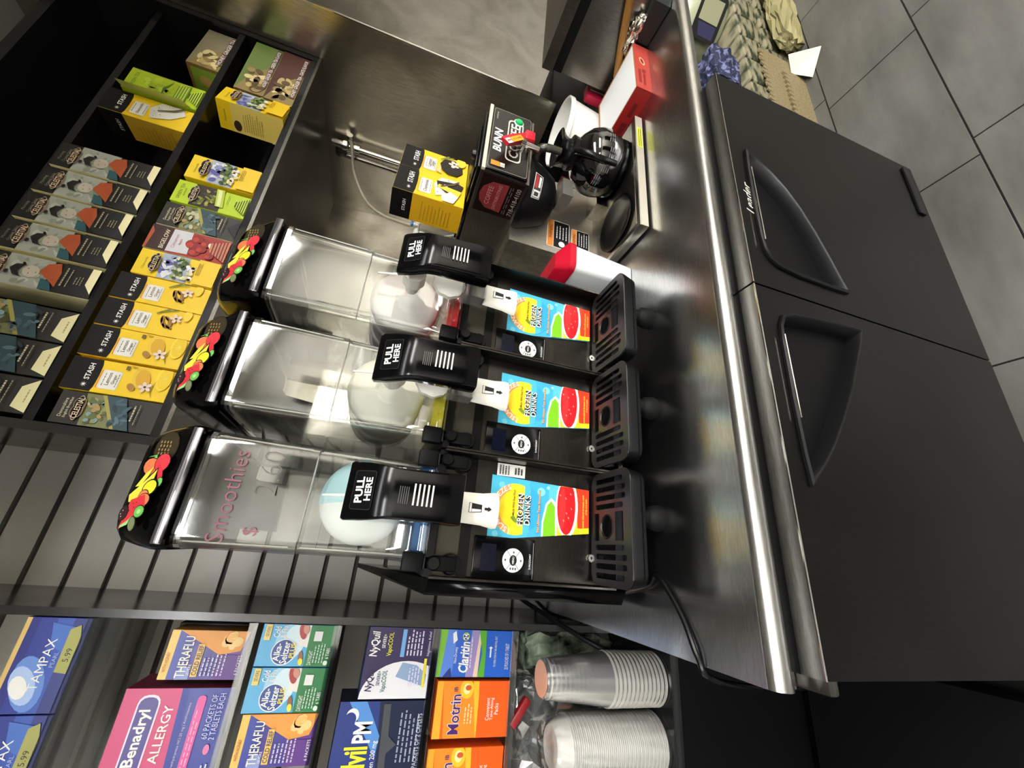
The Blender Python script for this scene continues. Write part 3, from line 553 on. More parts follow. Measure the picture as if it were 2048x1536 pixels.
f.t('Smoothies', .45, .66, .15, PK, .80, bold=-.005); b.build('handwriting', t)
b = MB(); f = front(b, -.08, .08, .7024, .095, .245); f.t('2.60', .68, .36, .20, DG, .40, bold=-.025); b.build('price_writing', t)
b = MB(); f = front(b, -.08, .08, .7024, .095, .245); f.t('$', .16, .38, .14, PK, .10, bold=-.01); b.build('dollar_sign', t)
# power cord and drip hose
b = MB(); b.tube([(.09, 1.06, -.40), (.0, .95, -.467), (-.05, .80, -.4705), (-.03, .66, -.4705), (-.012, .63, -.4705), (-.035, .60, -.4705), (-.07, .57, -.4705), (-.11, .548, -.4705), (-.135, .545, -.49), (-.15, .56, -.60), (-.16, .60, -.8)], .004, 'blk', 8, 8)
tag(b.build('power_cord'), 'black power cord running off the left end of the worktop', 'cord')
b = MB(); b.tube([(-.03, 1.15, -.36), (-.09, 1.12, -.40), (-.135, 1.0, -.465), (-.165, .93, -.52), (-.175, .92, -.56), (-.18, .95, -.64)], .0055, 'blkmat', 8, 8)
tag(b.build('power_cord'), 'thick black cord bent over the back left corner of the worktop', 'cord')
b = MB(); b.tube([(-.02, 1.18, -.34), (-.06, 1.16, -.42), (-.125, 1.08, -.48), (-.132, 1.02, -.55), (-.14, 1.06, -.64)], .004, 'blkmat', 8, 8)
tag(b.build('power_cord'), 'thin black cord behind the thick one at the worktop corner', 'cord')
# ------------------------------------------------------------------ boxes of tea
YEL = K('#f2cb1c', .42); CRM = K('#efe6b4', .5); DK = K('#100f0f', .45, spec=.25); LIME = K('#b4cf1d', .42)
def box_base(w, d, h, side, topc=None, y0=0):
    """unprinted carton centred on x, front at y = 0, base at z = 0"""
    b = MB(); b.rbox(-w/2, w/2, y0, y0+d, 0, h, .0011, side, 1)
    return b, front(b, -w/2+.0006, w/2-.0006, y0-.00005, .0006, h-.0006)
def logo(f, cx, cy, k=1.0, word='CELESTIAL', rot=0):
    """dark cartouche with the maker's word"""
    for s_, c in ((1.0, '#cbb79a'), (.94, '#2c1512')):
        cc = K(c, .4); f.e_(cx, cy, .40*k*s_, .105*k*s_, cc, 20); f.L -= 1; f.e_(cx-.12*k, cy, .22*k*s_, .15*k*s_, cc, 16); f.L -= 1; f.e_(cx+.14*k, cy, .20*k*s_, .145*k*s_, cc, 16)
    f.t(word, cx, cy, .058*k, K('#e9d3b0', .4), .66*k, bold=.015); f.t('SEASONINGS', cx, cy-.055*k, .016*k, K('#b5977a', .4), .36*k, bold=0)
def notch(f, inside, depth=.16):
    f.p([(.12, 0), (.88, 0), (.5, depth)], inside)
def stripes_in_notch(f, col1, col2):
    f.p([(.10, 0), (.90, 0), (.62, .17), (.38, .17)], K(col2, .5))
    for i in range(5): y = .012+.030*i; x = .13+.045*i; f.r(x, y, 1-x, y+.014, K(col1, .5))
def art_stash(f, kind):
    q_ = 1.5 if f.w/f.h > .5 else 1
    f.r(0, .72, 1, 1, DK); f.r(0, 0, 1, .72, YEL)
    f.t('STASH', .60, .80, .052*q_, WHT, .58, bold=.02)
    for a in range(0, 360, 45): f.p([(.19+.012*cos(radians(a+90)), .80+.005*sin(radians(a+90))), (.19+.085*cos(radians(a)), .80+.032*sin(radians(a))), (.19-.012*cos(radians(a+90)), .80-.005*sin(radians(a+90)))], WHT); f.L -= 1
    f.L += 1; f.p([(0, .72), (1, .72), (.85, .705), (.5, .698), (.15, .705)], DK)
    oc = '#d98a22' if kind != 'cham' else '#e8b417'; f.rr(.14, .645, .70, .69, .03, K(oc, .42))
    f.rr(.13, .49, .72, .675 if kind != 'cham' else .66, .05, K('#e6e4d6', .5)); f.rr(.14, .495, .71, .655, .045, K('#f2f0e8', .5))
    f.lines(.22, .64, .625, .65, 1, K('#8a8a80', .5), 0, .4)
    if kind == 'cham': f.t('Chamomile', .43, .575, .034*q_, K('#3a3018', .5), .48, bold=.005)
    else: f.t('Lemon', .45, .597, .040*q_, K('#3a3018', .5), .40, bold=.005); f.t('Ginger', .45, .540, .040*q_, K('#3a3018', .5), .42, bold=.005)
    f.lines(.22, .64, .50, .52, 1, K('#8a8a80', .5), 0, .4)
    if kind == 'A':   # ginger root
        for x, y, rx, ry, ro in ((.40, .33, .16, .06, 35), (.55, .36, .16, .055, 10), (.33, .27, .11, .06, 60), (.62, .31, .12, .05, 50), (.47, .27, .14, .06, 15)): f.e_(x, y, rx, ry, K('#8d6420', .5), 12, ro); f.L -= 1; f.e_(x-.01, y+.01, rx*.8, ry*.6, K('#b08636', .5), 12, ro)
        f.p([(.75, .45), (.99, .34), (.99, .30), (.72, .44)], K('#6c7f2a', .5)); f.p([(.80, .43), (.99, .26), (.98, .22)], K('#59702a', .5)); f.e_(.86, .12, .22, .12, K('#f4d23a', .5), 18)
        fx, fy = .66, .225
    elif kind == 'B':  # lemons
        f.e_(.62, .30, .34, .22, K('#e9c33a', .5), 22, 15); f.e_(.60, .28, .30, .18, K('#d9a61c', .5), 22, 15); f.p([(.88, .40), (.97, .44), (.93, .36)], K('#b98a18', .5))
        f.e_(.30, .36, .13, .09, K('#a97b30', .5), 12, 40); f.e_(.72, .08, .40, .20, K('#f6da30', .5), 24); f.e_(.72, .07, .35, .165, K('#efc81e', .5), 24)
        for a in range(15, 180, 28): f.p([(.72+.02*cos(radians(a+90)), .05), (.72+.33*cos(radians(a)), .05+.12*sin(radians(a))), (.73, .05)], K('#f6e25a', .5)); f.L -= 1
        f.p([(.05, .13), (.30, .18), (.62, .14), (.30, .165)], K('#7d7422', .5)); f.r(.80, .44, .93, .475, K('#6b5a1a', .5)); fx, fy = .36, .225
    else:
        f.p([(.15, .42), (.6, .47), (.95, .38), (.98, .12), (.7, .06), (.35, .2)], K('#e8e6dc', .5))
        for x, y in ((.3, .40), (.5, .41), (.72, .38), (.4, .33), (.62, .30), (.85, .27)): f.e_(x, y, .05, .05, WHT, 8); f.e_(x, y, .02, .02, K('#8a7a2a', .5), 6)
        f.p([(.55, .38), (.75, .22), (.95, .12), (.93, .10), (.72, .18), (.52, .36)], K('#5a4a22', .5)); fx = None
    if fx:
        for a in range(5): f.e_(fx+.10*cos(radians(72*a+20)), fy+.042*sin(radians(72*a+20)), .075, .05, K('#ead6c8', .5), 10, 72*a+20)
        f.e_(fx, fy, .035, .035, K('#3c2a20', .5), 8)
def art_chamomile(f):
    f.r(0, 0, 1, 1, K('#f0cd1e', .42)); f.t('Chamomile', .45, .90, .030, K('#5a4a14', .5), .52, bold=0)
    f.p([(0, .70), (1, .74), (1, .40), (0, .34)], K('#a9b3c2', .5)); f.blobs(0, .52, 1, .72, [K('#5b5aa0', .5), K('#8a93b8', .5), K('#dfe2e6', .5)], 18, .13, .07)
    f.blobs(.0, .36, 1, .56, [K('#55682a', .5), K('#2f4a24', .5), K('#8a9a48', .5), K('#cfd4b0', .5)], 34, .08, .06); f.blobs(0, .28, .8, .42, [K('#ece6c8', .5), K('#d8cf9a', .5), WHT], 16, .07, .06)
    f.r(0, 0, 1, .27, K('#efc823', .42)); logo(f, .5, .77, .98)
    for i in range(3): f.lines(.35, .85, .20+.02*i, .222+.02*i, 1, K('#a5801c', .5), .1, .4)
def art_devon(f, title=True):
    f.r(0, 0, 1, 1, K('#24211d', .42))
    if title: f.t('Devonshire', .48, .925, .034, K('#d9cfae', .5), .62, bold=0); f.t('English Breakfast', .5, .875, .034, K('#d9cfae', .5), .84, bold=0)
    f.p([(0, .72), (1, .76), (1, .50), (0, .36)], K('#76784e', .5)); f.blobs(0, .48, 1, .72, [K('#8f8f52', .5), K('#5f6a3a', .5), K('#c4c29a', .5), K('#4a4a2c', .5), K('#a98f5a', .5), K('#7f9ba0', .5)], 40, .09, .07)
    f.p([(0, .40), (1, .60), (1, .56), (0, .34)], K('#a39a4e', .5)); f.p([(0, .36), (1, .56), (1, .36), (0, .22)], K('#2f4750', .5)); f.blobs(0, .28, 1, .46, [K('#3d5a66', .5), K('#1f343c', .5), K('#55707a', .5)], 14, .12, .05)
    logo(f, .5, .77, .98); f.lines(.3, .85, .22, .25, 1, K('#bdb49a', .5), .1, .5); f.lines(.2, .9, .18, .2, 1, K('#8d8672', .5), .1, .5)
def art_green(f):
    f.r(0, 0, 1, 1, LIME); f.t('GREEN TEA', .5, .92, .042, K('#3e4a12', .5), .8, bold=.0); f.t('Authentic', .5, .865, .028, K('#5a7a12', .5), .4, bold=0, shear=.3)
    f.r(0, .36, 1, .76, K('#2a1c12', .45)); f.blobs(0, .38, 1, .70, [K('#8a8a2a', .5), K('#5e6a1e', .5), K('#a4a048', .5), K('#3a3a18', .5)], 26, .10, .05)
    f.p([(.2, .42), (1, .48), (1, .37), (.2, .31)], K('#b6c936', .45)); f.p([(.24, .40), (.96, .45), (.96, .40), (.24, .35)], K('#dfe6a8', .45)); logo(f, .5, .74, .98)
    f.lines(.4, .85, .27, .29, 1, K('#6a7a1a', .5), .1, .5); stripes_in_notch(f, '#c6dc3a', '#3f5a14')
def art_bigelow(f):
    f.r(0, 0, 1, 1, K('#a3231d', .42)); f.r(0, .74, 1, 1, K('#32120d', .42)); f.p([(0, .97), (.7, .95), (.95, 1), (0, 1)], K('#a8492a', .5)); f.t('BIGELOW', .5, .80, .055, K('#e9dcc0', .5), .86, bold=.01)
    f.p([(.04, .735), (.97, .735), (1, .50), (.08, .47)], K('#d5d4da', .5)); f.t('Cinnamon', .5, .67, .042, K('#9c4a3a', .5), .74, bold=0); f.t('Apple', .5, .60, .042, K('#9c4a3a', .5), .44, bold=0)
    for x, y, r_ in ((.25, .40, .18), (.52, .46, .19), (.78, .42, .17), (.40, .33, .16), (.66, .30, .15), (.18, .20, .13)): f.e_(x, y, r_, r_, K('#8c1712', .4), 14); f.e_(x-.04, y+.02, r_*.6, r_*.55, K('#b8301f', .4), 10)
    f.e_(.60, .22, .13, .09, K('#ece3c4', .5), 12, 30); f.p([(.05, 0), (.95, 0), (.72, .24), (.36, .22)], K('#c9785c', .5))
    for i in range(5): f.p([(.10+.05*i, .02+.04*i), (.92-.03*i, .03+.04*i), (.91-.03*i, .045+.04*i), (.10+.05*i, .035+.04*i)], K('#5c1712', .5)); f.L -= 1
def art_morocco(f, open_=True):
    f.r(0, 0, 1, 1, K('#171614', .42)); f.t('Morning', .45, .945, .034, K('#8f8878', .5), .55, bold=0); f.t('Orange Spice', .5, .895, .034, K('#8f8878', .5), .72, bold=0)
    f.r(0, .42, 1, .80, K('#a9ada2', .5)); f.blobs(0, .42, 1, .76, [K('#bfc2b6', .5), K('#8b9580', .5), K('#9aa294', .5)], 22, .14, .07)
    f.p([(.0, .44), (.35, .46), (.32, .38), (.0, .33)], K('#2f5c66', .5)); f.p([(.55, .50), (.85, .46), (.95, .36), (.5, .30), (.1, .30), (.3, .38)], K('#b3532a', .5))
    f.r(0, 0, 1, .32, K('#171614', .42)); f.e_(.50, .56, .20, .19, K('#c8bfae', .5), 20, 12); f.p([(.70, .62), (.66, .70), (.50, .735), (.30, .69), (.26, .60), (.32, .64), (.46, .665), (.60, .64)], K('#171310', .5)); f.e_(.36, .745, .07, .05, K('#171310', .5), 10)
    for x, y in ((.42, .57), (.57, .585)): f.e_(x, y, .020, .012, K('#453a34', .5), 6)
    f.e_(.49, .515, .022, .012, K('#9b4a3c', .5), 6); logo(f, .5, .82, .95); f.lines(.22, .9, .26, .29, 1, K('#a89c80', .5), .1, .5); f.lines(.22, .9, .22, .24, 1, K('#a89c80', .5), .2, .5)
    for i in range(3): f.lines(.35, .7, .11+.025*i, .13+.025*i, 1, K('#8d8468', .5), .3, .5)
    if open_: f.p([(.12, 0), (.98, 0), (.98, .075), (.40, .075)], CRM)
def art_mint(f, hue, word):
    f.r(0, 0, 1, 1, K(hue, .45)); f.p([(0, 0), (.62, 0), (.42, .60), (0, .98)], K('#8e7a48', .5)); f.blobs(.0, .05, .5, .85, [K('#c2ab70', .5), K('#5d4a28', .5), K('#e0cf96', .5), K('#9d8450', .5)], 26, .075, .04)
    f.r(.14, .03, .96, .19, K('#5a2f20', .5)); f.t(word, .55, .11, .13, WHT, .78, bold=.01)
def tea(name, label, w, d, h, art, side, pos, rot=0, group='boxes of tea on the lower shelf', extra=None, **kw):
    b, f = box_base(w, d, h, side); art(f, **kw)
    if extra: extra(b, w, d, h)
    ob = b.build(name); place(ob, w, pos, rot); return tag(ob, label, 'tea box', group)
def place(ob, w, pos, rot=0):
    """pos: left front bottom corner, eye-relative"""
    # mesh origin sits at the box centre in x, y and on its base
    cy = ob['_w'][1]; v = Matrix.Rotation(rot, 3, 'Z') @ Vector((w/2, cy, 0))
    ob.location = (pos[0]+v.x, pos[1]+v.y, pos[2]+EYE); ob.rotation_euler = (0, 0, rot)
    return ob
def again(src, w, pos, label, rot=0):
    o = src.copy(); COL.objects.link(o); o['label'] = label; place(o, w, pos, rot); return o
SH1, SH2 = .4472, .6507
G1, G2 = 'boxes of tea on the lower shelf', 'boxes of tea on the upper shelf'
def dark_notch(b, w, d, h): f = front(b, -w/2, w/2, -.0003, 0, h); f.L = 16; notch(f, 'hole', .14)
def gold_notch(b, w, d, h): f = front(b, -w/2, w/2, -.0003, 0, h); f.L = 16; f.p([(.35, 0), (1, 0), (1, .12), (.5, .15)], K('#c79a1a', .5)); f.p([(.35, 0), (1, 0), (1, .02), (.7, .09)], K('#e8cf60', .5))
dv = tea('tea_box', 'dark breakfast tea box at the left end of the lower shelf', .0665, .08, .168, art_devon, K('#1d1b18', .4), (.1672, 1.004, SH1))
sb = tea('tea_box', 'yellow lemon ginger tea box next to the dark box at the left end', .0700, .07, .178, art_stash, YEL, (.2365, 1.003, SH1), kind='B')
again(sb, .0700, (.3120, 1.003, SH1), 'second yellow lemon ginger tea box from the left end, lemons at its foot')
sa = tea('tea_box', 'yellow tea box with ginger root picture, right of the lemon picture boxes', .0670, .07, .178, art_stash, YEL, (.3830, 1.003, SH1), kind='A')
again(sa, .0670, (.4515, 1.003, SH1), 'yellow ginger root tea box touching the open chamomile box')
ch = tea('tea_box', 'yellow chamomile tea box with dark notch, between ginger and apple boxes', .0690, .08, .163, art_chamomile, YEL, (.5205, 1.003, SH1), extra=dark_notch)
tea('tea_box', 'red cinnamon apple tea box on the lower shelf', .0700, .08, .166, art_bigelow, K('#c9b78c', .5), (.5915, 1.003, SH1))
dv2 = tea('tea_box', 'dark breakfast tea box between the red apple box and the green box', .0700, .08, .165, art_devon, CRM, (.6640, 1.004, SH1), extra=dark_notch)
tea('tea_box', 'lime green tea box on the lower shelf', .0690, .08, .163, art_green, LIME, (.7395, 1.004, SH1))
tea('tea_box', 'yellow chamomile tea box beside the empty gap of the lower shelf', .0770, .08, .160, art_chamomile, YEL, (.8220, 1.004, SH1), extra=gold_notch)
def side_text(b, w, d, h):
    f = leftside(b, -w/2-.0001, 0, d, 0, h); f.r(0, .80, 1, 1, YEL); f.r(0, 0, 1, .80, K('#ecd46a', .5)); f.t('Chamomile', .5, .90, .03, K('#6b5a1c', .5), .5, bold=0)
    f.e_(.25, .72, .19, .13, K('#3a241c', .5), 12, 0)
    for i in range(9): f.lines(.12, .85, .60-.035*i, .63-.035*i, 1, K('#9a8a3a', .5), .3, .35)
    f.L = 14; f.p([(0, 0), (.5, 0), (.0, .2)], CRM); f2 = front(b, -w/2, w/2, -.0003, 0, h); f2.L = 16; f2.p([(.1, .03), (.75, .0), (.3, .17)], 'hole')
tea('tea_box', 'opened yellow chamomile tea box turned to show its printed side', .0770, .079, .170, art_chamomile, YEL, (1.093, .985, SH1), radians(14), extra=side_text)
def ends(col):
    def fn(b, w, d, h): f = leftside(b, -w/2-.0001, 0, d, 0, h); f.r(0, 0, 1, 1, K('#8a6a3a', .5)); f.r(.1, .1, .9, .9, K(col, .5)); f.e_(.5, .5, .2, .2, K('#c9a85a', .5), 10)
    return fn
tea('tea_box', 'brown date flavour ginger tea box lying under the green one', .222, .085, .0785, art_mint, K('#4a2a20', .5), (1.1745, 1.003, SH1), extra=ends('#5a3a26'), hue='#4a241c', word='HONEY GINGER TEA - DATE FLAVOR')
tea('tea_box', 'green tea flavour ginger tea box lying on the brown one', .216, .085, .0785, art_mint, K('#6a5a36', .5), (1.1800, 1.006, SH1+.0787), extra=ends('#7a6a3a'), hue='#66793a', word='HONEY GINGER TEA - GREEN TEA FLAVOR')
tea('tea_box', 'pale ginger tea box lying alone at the right of the upper shelf', .175, .085, .082, art_mint, K('#8a7636', .5), (1.212, 1.004, SH2), radians(4), G2, extra=ends('#8fae3a'), hue='#8a8268', word='HONEY GINGER TEA')
def openflap(b, w, d, h):
    b.add([(-w/2, -.001, .01), (-w/2-.012, -.03, .02), (-w/2-.012, -.03, h*.97), (-w/2, -.001, h*.97)], [(0, 1, 2, 3)], LIME); b.add([(-w/2-.0005, -.001, .01), (-w/2-.0125, -.03, .02), (-w/2-.0125, -.03, h*.97), (-w/2-.0005, -.001, h*.97)], [(3, 2, 1, 0)], K('#c9d46a', .5))
def art_green2(f):
    f.r(0, 0, 1, 1, K('#a9c21c', .42)); f.t('GREEN TEA', .5, .90, .045, K('#4a5a12', .5), .8, bold=0); f.blobs(.05, .4, .95, .8, [K('#b8cf3a', .5), K('#98b018', .5)], 12, .12); f.p([(.15, .5), (.6, .46), (.9, .42), (.5, .52)], K('#4a6a1a', .5)); stripes_in_notch(f, '#c6dc3a', '#3f5a14'); f.p([(.06, .18), (.94, .18), (.8, .34), (.2, .34)], K('#6f8a1a', .5))
    for i in range(4): f.r(.14, .2+.035*i, .86, .212+.035*i, K('#c9df4a', .5))
tea('tea_box', 'opened lime green tea box with a loose flap on the upper shelf', .078, .075, .170, art_green2, K('#a9c21c', .5), (1.036, 1.0, SH2), 0, G2, extra=openflap)
def stash_side(b, w, d, h):
    f = leftside(b, -w/2-.0001, 0, d, 0, h); f.r(0, .72, 1, 1, DK); f.r(0, 0, 1, .72, K('#c9a02a', .5)); f.t('STASH', .5, .82, .045, WHT, .6, bold=.01)
    for i in range(9): f.lines(.12, .85, .56-.05*i, .59-.05*i, 1, K('#a07f1a', .5), .3, .35)
tea('tea_box', 'yellow and white chamomile tea box beside the opened green box, upper shelf', .0760, .078, .190, art_stash, YEL, (.955, 1.003, SH2), 0, G2, extra=stash_side, kind='cham')
mo = None
for i, (x, L) in enumerate(((.7480, 'rightmost dark tea box with a woman\'s face and orange hillside'), (.6695, 'second from the right of the dark tea boxes with a woman\'s face'), (.5915, 'middle one of the five dark tea boxes with a woman\'s face'), (.5130, 'second from the left of the dark tea boxes with a woman\'s face'), (.4320, 'leftmost tea box with a woman\'s face, its cream side showing'))):
    if mo is None: mo = tea('tea_box', L, .0730, .08, .200, art_morocco, CRM, (x, 1.003, SH2), 0, G2)
    else: again(mo, .0730, (x, 1.003, SH2), L)
d2 = None
def cream_foot(b, w, d, h): f = front(b, -w/2, w/2, -.0003, 0, h); f.L = 16; f.p([(.03, 0), (.97, 0), (.72, .115), (.16, .125)], K('#d9d2a0', .5)); f.lines(.3, .7, .03, .06, 1, K('#9a8f60', .5), .1, .4)
for x, L in ((.3255, 'dark breakfast tea box nearest the face boxes on the upper shelf'), (.2500, 'dark breakfast tea box in the middle of three on the upper shelf'), (.1740, 'dark breakfast tea box at the left end of the upper shelf')):
    if d2 is None: d2 = tea('tea_box', L, .0720, .08, .200, art_devon, K('#1d1b18', .4), (x, 1.003, SH2), 0, G2, extra=cream_foot)
    else: again(d2, .0720, (x, 1.003, SH2), L)
# ------------------------------------------------------------------ coffee brewer
t = thing('coffee_brewer', 'stainless pour over coffee brewer with a red hot water tap', 'coffee machine', (.88, .75, CT))
bx0, bx1 = .700, 1.062
b = MB(); b.rbox(bx0, bx1, .588, .86, CT+.004, CT+.028, .003, 'brewtop'); b.box(bx0+.012, bx1-.012, .600, .85, CT+.0281, CT+.0287, 'brewtop'); b.build('base', t)
b = MB(); b.box(bx0, bx1, .5872, .5879, CT+.006, CT+.026, K('#c9c3b4', .35, .6)); b.build('front_rail', t)
b = MB(); b.box(.745, 1.0, .80, .97, CT+.0288, -.205, 'column'); b.build('column', t)
b = MB(); b.box(.90, 1.06, .74, .7999, CT+.0288, CT+.05, 'brewtop'); b.build('step', t)
b = MB(); b.box(.7865, .9985, .662, .97, -.2045, -.0905, 'brew'); b.build('hood', t)
b = MB(); b.rbox(.789, .996, .6545, .6618, -.198, -.0975, .003, 'blkgloss'); b.box(.7865, .9985, .6545, .6618, -.0972, -.0895, K('#d8d2b4', .4)); f = front(b, .789, .996, .6543, -.198, -.0975)
f.rr(.02, .03, .98, .97, .03, K('#6b665a', .3)); f.rr(.03, .045, .97, .955, .028, K('#15110e', .25))
f.t('BUNN', .47, .80, .20, WHT, .36, shear=.15, bold=.03); f.t('COMMERCIAL', .86, .88, .03, K('#c9c3b4', .4), .12, bold=0)
f.rr(.20, .22, .86, .60, .05, K('#c9c6b8', .35)); f.rr(.22, .25, .84, .57, .045, K('#0e0c0a', .3)); f.t('COFFEE', .53, .41, .24, K('#d9d7cc', .35), .56, bold=.02)
f.r(.06, .70, .13, .90, K('#d9822a', .4)); f.r(.065, .58, .125, .69, K('#e8e2d0', .4)); f.lines(.07, .12, .6, .68, 3, BLK, .2, .4); b.build('name_panel', t)
b = MB(); b.lathe([(0, .6468), (.008, .648), (.010, .6515), (.010, .6535)], (.966, 0, -.163), 'y', K('#18a35a', .15, emit=.15), 16); b.lathe([(.0101, .6515), (.0125, .653), (.0125, .6544)], (.966, 0, -.163), 'y', K('#dce8e0', .3), 18); b.build('power_light', t)
b = MB(); f = leftside(b, .7864, .662, .97, -.2045, -.0905); f.r(.62, .06, .98, .94, K('#1c0f0e', .3)); f.p([(.66, .36), (.94, .36), (.93, .70), (.87, .86), (.80, .90), (.73, .86), (.67, .70)], K('#8a3436', .4)); f.t('COFFEE', .80, .70, .10, K('#c98a86', .4), .20, bold=0); f.t('DISTRIBUTING', .80, .52, .07, K('#c98a86', .4), .24, bold=0)
f.lines(.66, .94, .24, .33, 2, K('#6a5a58', .4), .1, .4); f.t('718-418-4100', .80, .14, .10, K('#b5aaa6', .4), .28, bold=0); b.build('side_decal', t)
b = MB(); b.rbox(.80, .985, .668, .95, -.0903, -.082, .003, 'blk'); b.rbox(.82, .965, .69, .94, -.0818, -.078, .0015, 'blk'); b.lathe([(0, 0), (.012, 0), (.010, .008), (0, .009)], (.89, .715, -.0778), 'z', 'blk', 12); b.build('fill_lid', t)
b = MB(); b.lathe([(.0, -.2047), (.086, -.2047), (.090, -.212), (.088, -.222), (.075, -.255), (.060, -.285), (.040, -.298), (.012, -.305), (0, -.305)], (.866, .762, 0), 'z', 'blkmat', 44); fn = b.build('brew_funnel', t)
b = MB(); P0 = []
for a0, a1, r_, z0, z1, mt_ in ((196, 236, .0905, -.252, -.221, 'white'), (197, 235, .0909, -.2505, -.2225, BLK), (211, 212, .0912, -.249, -.224, 'white')):
    pass
def badge(z0, z1, a0, a1, k, mt_):
    vs = []; n = 8
    for z_ in (z0, z1):
        rad = (.088-(.222+z_ if False else 0)); rad = .088+(z_+.222)*(.013/.033)+k
        for i in range(n+1): a = radians(a0+(a1-a0)*i/n); vs.append((.866+rad*cos(a), .762+rad*sin(a), z_))
    b.add(vs, [(i, i+1, n+2+i, n+1+i) for i in range(n)], mt_, True)
b.recalc = False
badge(-.2465, -.2235, 222, 262, .0004, WHT); badge(-.245, -.225, 223, 261, .0008, BLK); badge(-.244, -.226, 224, 235, .0012, WHT); badge(-.2345, -.2265, 238, 259, .0012, K('#a82c28', .4)); badge(-.2425, -.2365, 240, 258, .0012, WHT); badge(-.241, -.229, 226, 232, .0015, BLK)
b.build('funnel_badge', fn)
b = MB(); b.tube([(.905, .70, -.225), (.915, .672, -.222), (.918, .655, -.232), (.916, .648, -.275)], lambda u: .011-.002*u, K('#2c2c22', .25), 10, 5); b.build('funnel_handle', fn)
b = MB(); b.box(.846, .90, .70, .76, -.335, -.306, K('#5a5750', .4)); b.box(.90, .93, .72, .75, -.33, -.31, K('#5a2426', .4)); b.build('drip_guide', t)
b = MB(); b.lathe([(0, .636), (.014, .636), (.014, .6543)], (.882, 0, -.178), 'y', 'chrome', 16); b.lathe([(0, -.214), (.007, -.214), (.009, -.185), (.009, -.17), (0, -.165)], (.882, .640, 0), 'z', 'chrome', 14); b.lathe([(0, -.18), (.013, -.18), (.013, -.168), (0, -.168)], (.882, .640, 0), 'z', 'dchrome', 14); b.build('hot_water_tap', t)
b = MB(); RD = K('#c3122b', .3)
b.loft([[(.905+x, .632+y, -.186+z) for x, y, z in ((-.010, 0, 0), (.010, 0, .006), (.010, .014, .006), (-.010, .014, 0))], [(.872+x, .625+y, -.148+z) for x, y, z in ((-.008, 0, -.010), (.008, 0, .008), (.008, .010, .008), (-.008, .010, -.010))], [(.846+x, .620+y, -.125+z) for x, y, z in ((-.007, 0, -.010), (.008, 0, .006), (.008, .008, .006), (-.007, .008, -.010))]], RD, smooth=False)
b.rbox(.892, .920, .628, .650, -.200, -.176, .003, RD); f = Face(b, (.838, .6185, -.136), Vector((.046, .0075, -.043)), Vector((.016, 0, .017)), .055, .015); f.e = .0005; f.r(.02, .0, .30, 1, WHT); f.r(.32, 0, .98, 1, K('#f0a21e', .4)); f.t('HOT WATER', .65, .5, .35, K('#3a2210', .4), .5, bold=0); f.lines(.05, .27, .3, .7, 1, K('#c3122b', .4), 0, .5); b.build('tap_lever', t)
for cx, cy, L in ((.783, .680, None), (.957, .672, None)):
    b = MB(); b.lathe([(0, CT+.0288), (.062, CT+.0288), (.070, CT+.031), (.072, CT+.034), (.068, CT+.0345), (.064, CT+.0325), (0, CT+.0325)], (cx, cy, 0), 'z', 'blkgloss', 40); b.build('warmer_plate', t)
b = MB(); f = Face(b, (.872, .7995, -.37), (1, 0, 0), (0, 0, 1), .1, .06)
def warn(x0, x1, z0, z1):
    f = front(b, x0, x1, .7996, z0, z1); f.rr(0, 0, 1, 1, .04, K('#e8e2d0', .4)); f.r(.02, .72, .98, .97, K('#d9843a', .4)); f.r(.02, .03, .98, .70, BLK); f.t('WARNING', .55, .845, .14, BLK, .5, bold=0); f.e_(.16, .34, .10, .10, WHT, 10)
    for i in range(4): f.lines(.34, .95, .10+.14*i, .2+.14*i, 1, WHT, .3, .35)
warn(.764, .856, -.374, -.308); warn(.764, .846, -.434, -.380); b.build('warning_label', t)
b = MB(); b.box(.95, 1.02, .5865, .5871, CT+.009, CT+.023, K('#c9cc3a', .4)); f = front(b, .95, 1.02, .5864, CT+.009, CT+.023); f.lines(.05, .95, .1, .9, 2, BLK, 0, .4); b.build('caution_strip', t)
# decanter
t = thing('glass_decanter', 'round black coffee decanter on the right warmer plate', 'coffee pot', (.957, .672, CT+.0348))
DX, DY, DZ = .957, .672, CT+.0348
b = MB(); pr = [(0, .001), (.055, .001), (.066, .008), (.078, .028), (.082, .050), (.080, .070), (.070, .092), (.052, .110), (.034, .122), (.029, .130)]
b.lathe([(r_, DZ+h) for r_, h in pr], (DX, DY, 0), 'z', K('#060607', .05, coat=1.0), 48); gl = b.build('glass_bowl', t)
b = MB(); b.lathe([(.066, DZ-.0), (.072, DZ+.004), (.072, DZ+.010), (.066, DZ+.012)], (DX, DY, 0), 'z', 'blkgloss', 40); b.build('base_ring', t)
b = MB()
for a0, rows, z0 in ((-150, 4, .062), (-128, 4, .055), (-100, 3, .060), (-176, 3, .070)):
    for k_ in range(rows):
        for c_ in range(2):
            h = z0-.0052*k_; rad = .0822 if h < .06 else .0822-(h-.05)*.12; n = 6; vs = []
            for z_ in (DZ+h, DZ+h+.0019):
                for i in range(n+1): a = radians(a0+c_*11-4+8*i/n); vs.append((DX+(rad+.0006)*cos(a), DY+(rad+.0006)*sin(a), z_))
            b.add(vs, [(i, i+1, n+2+i, n+1+i) for i in range(n)], K('#6f6f70', .4))
b.build('printed_cautions', gl)
b = MB(); b.lathe([(.0295, DZ+.118), (.040, DZ+.120), (.042, DZ+.133), (.032, DZ+.137), (.030, DZ+.146), (.036, DZ+.158), (.047, DZ+.168), (.044, DZ+.169), (.028, DZ+.158), (.022, DZ+.14), (0, DZ+.139)], (DX, DY, 0), 'z', 'blk', 36); b.build('collar', t)
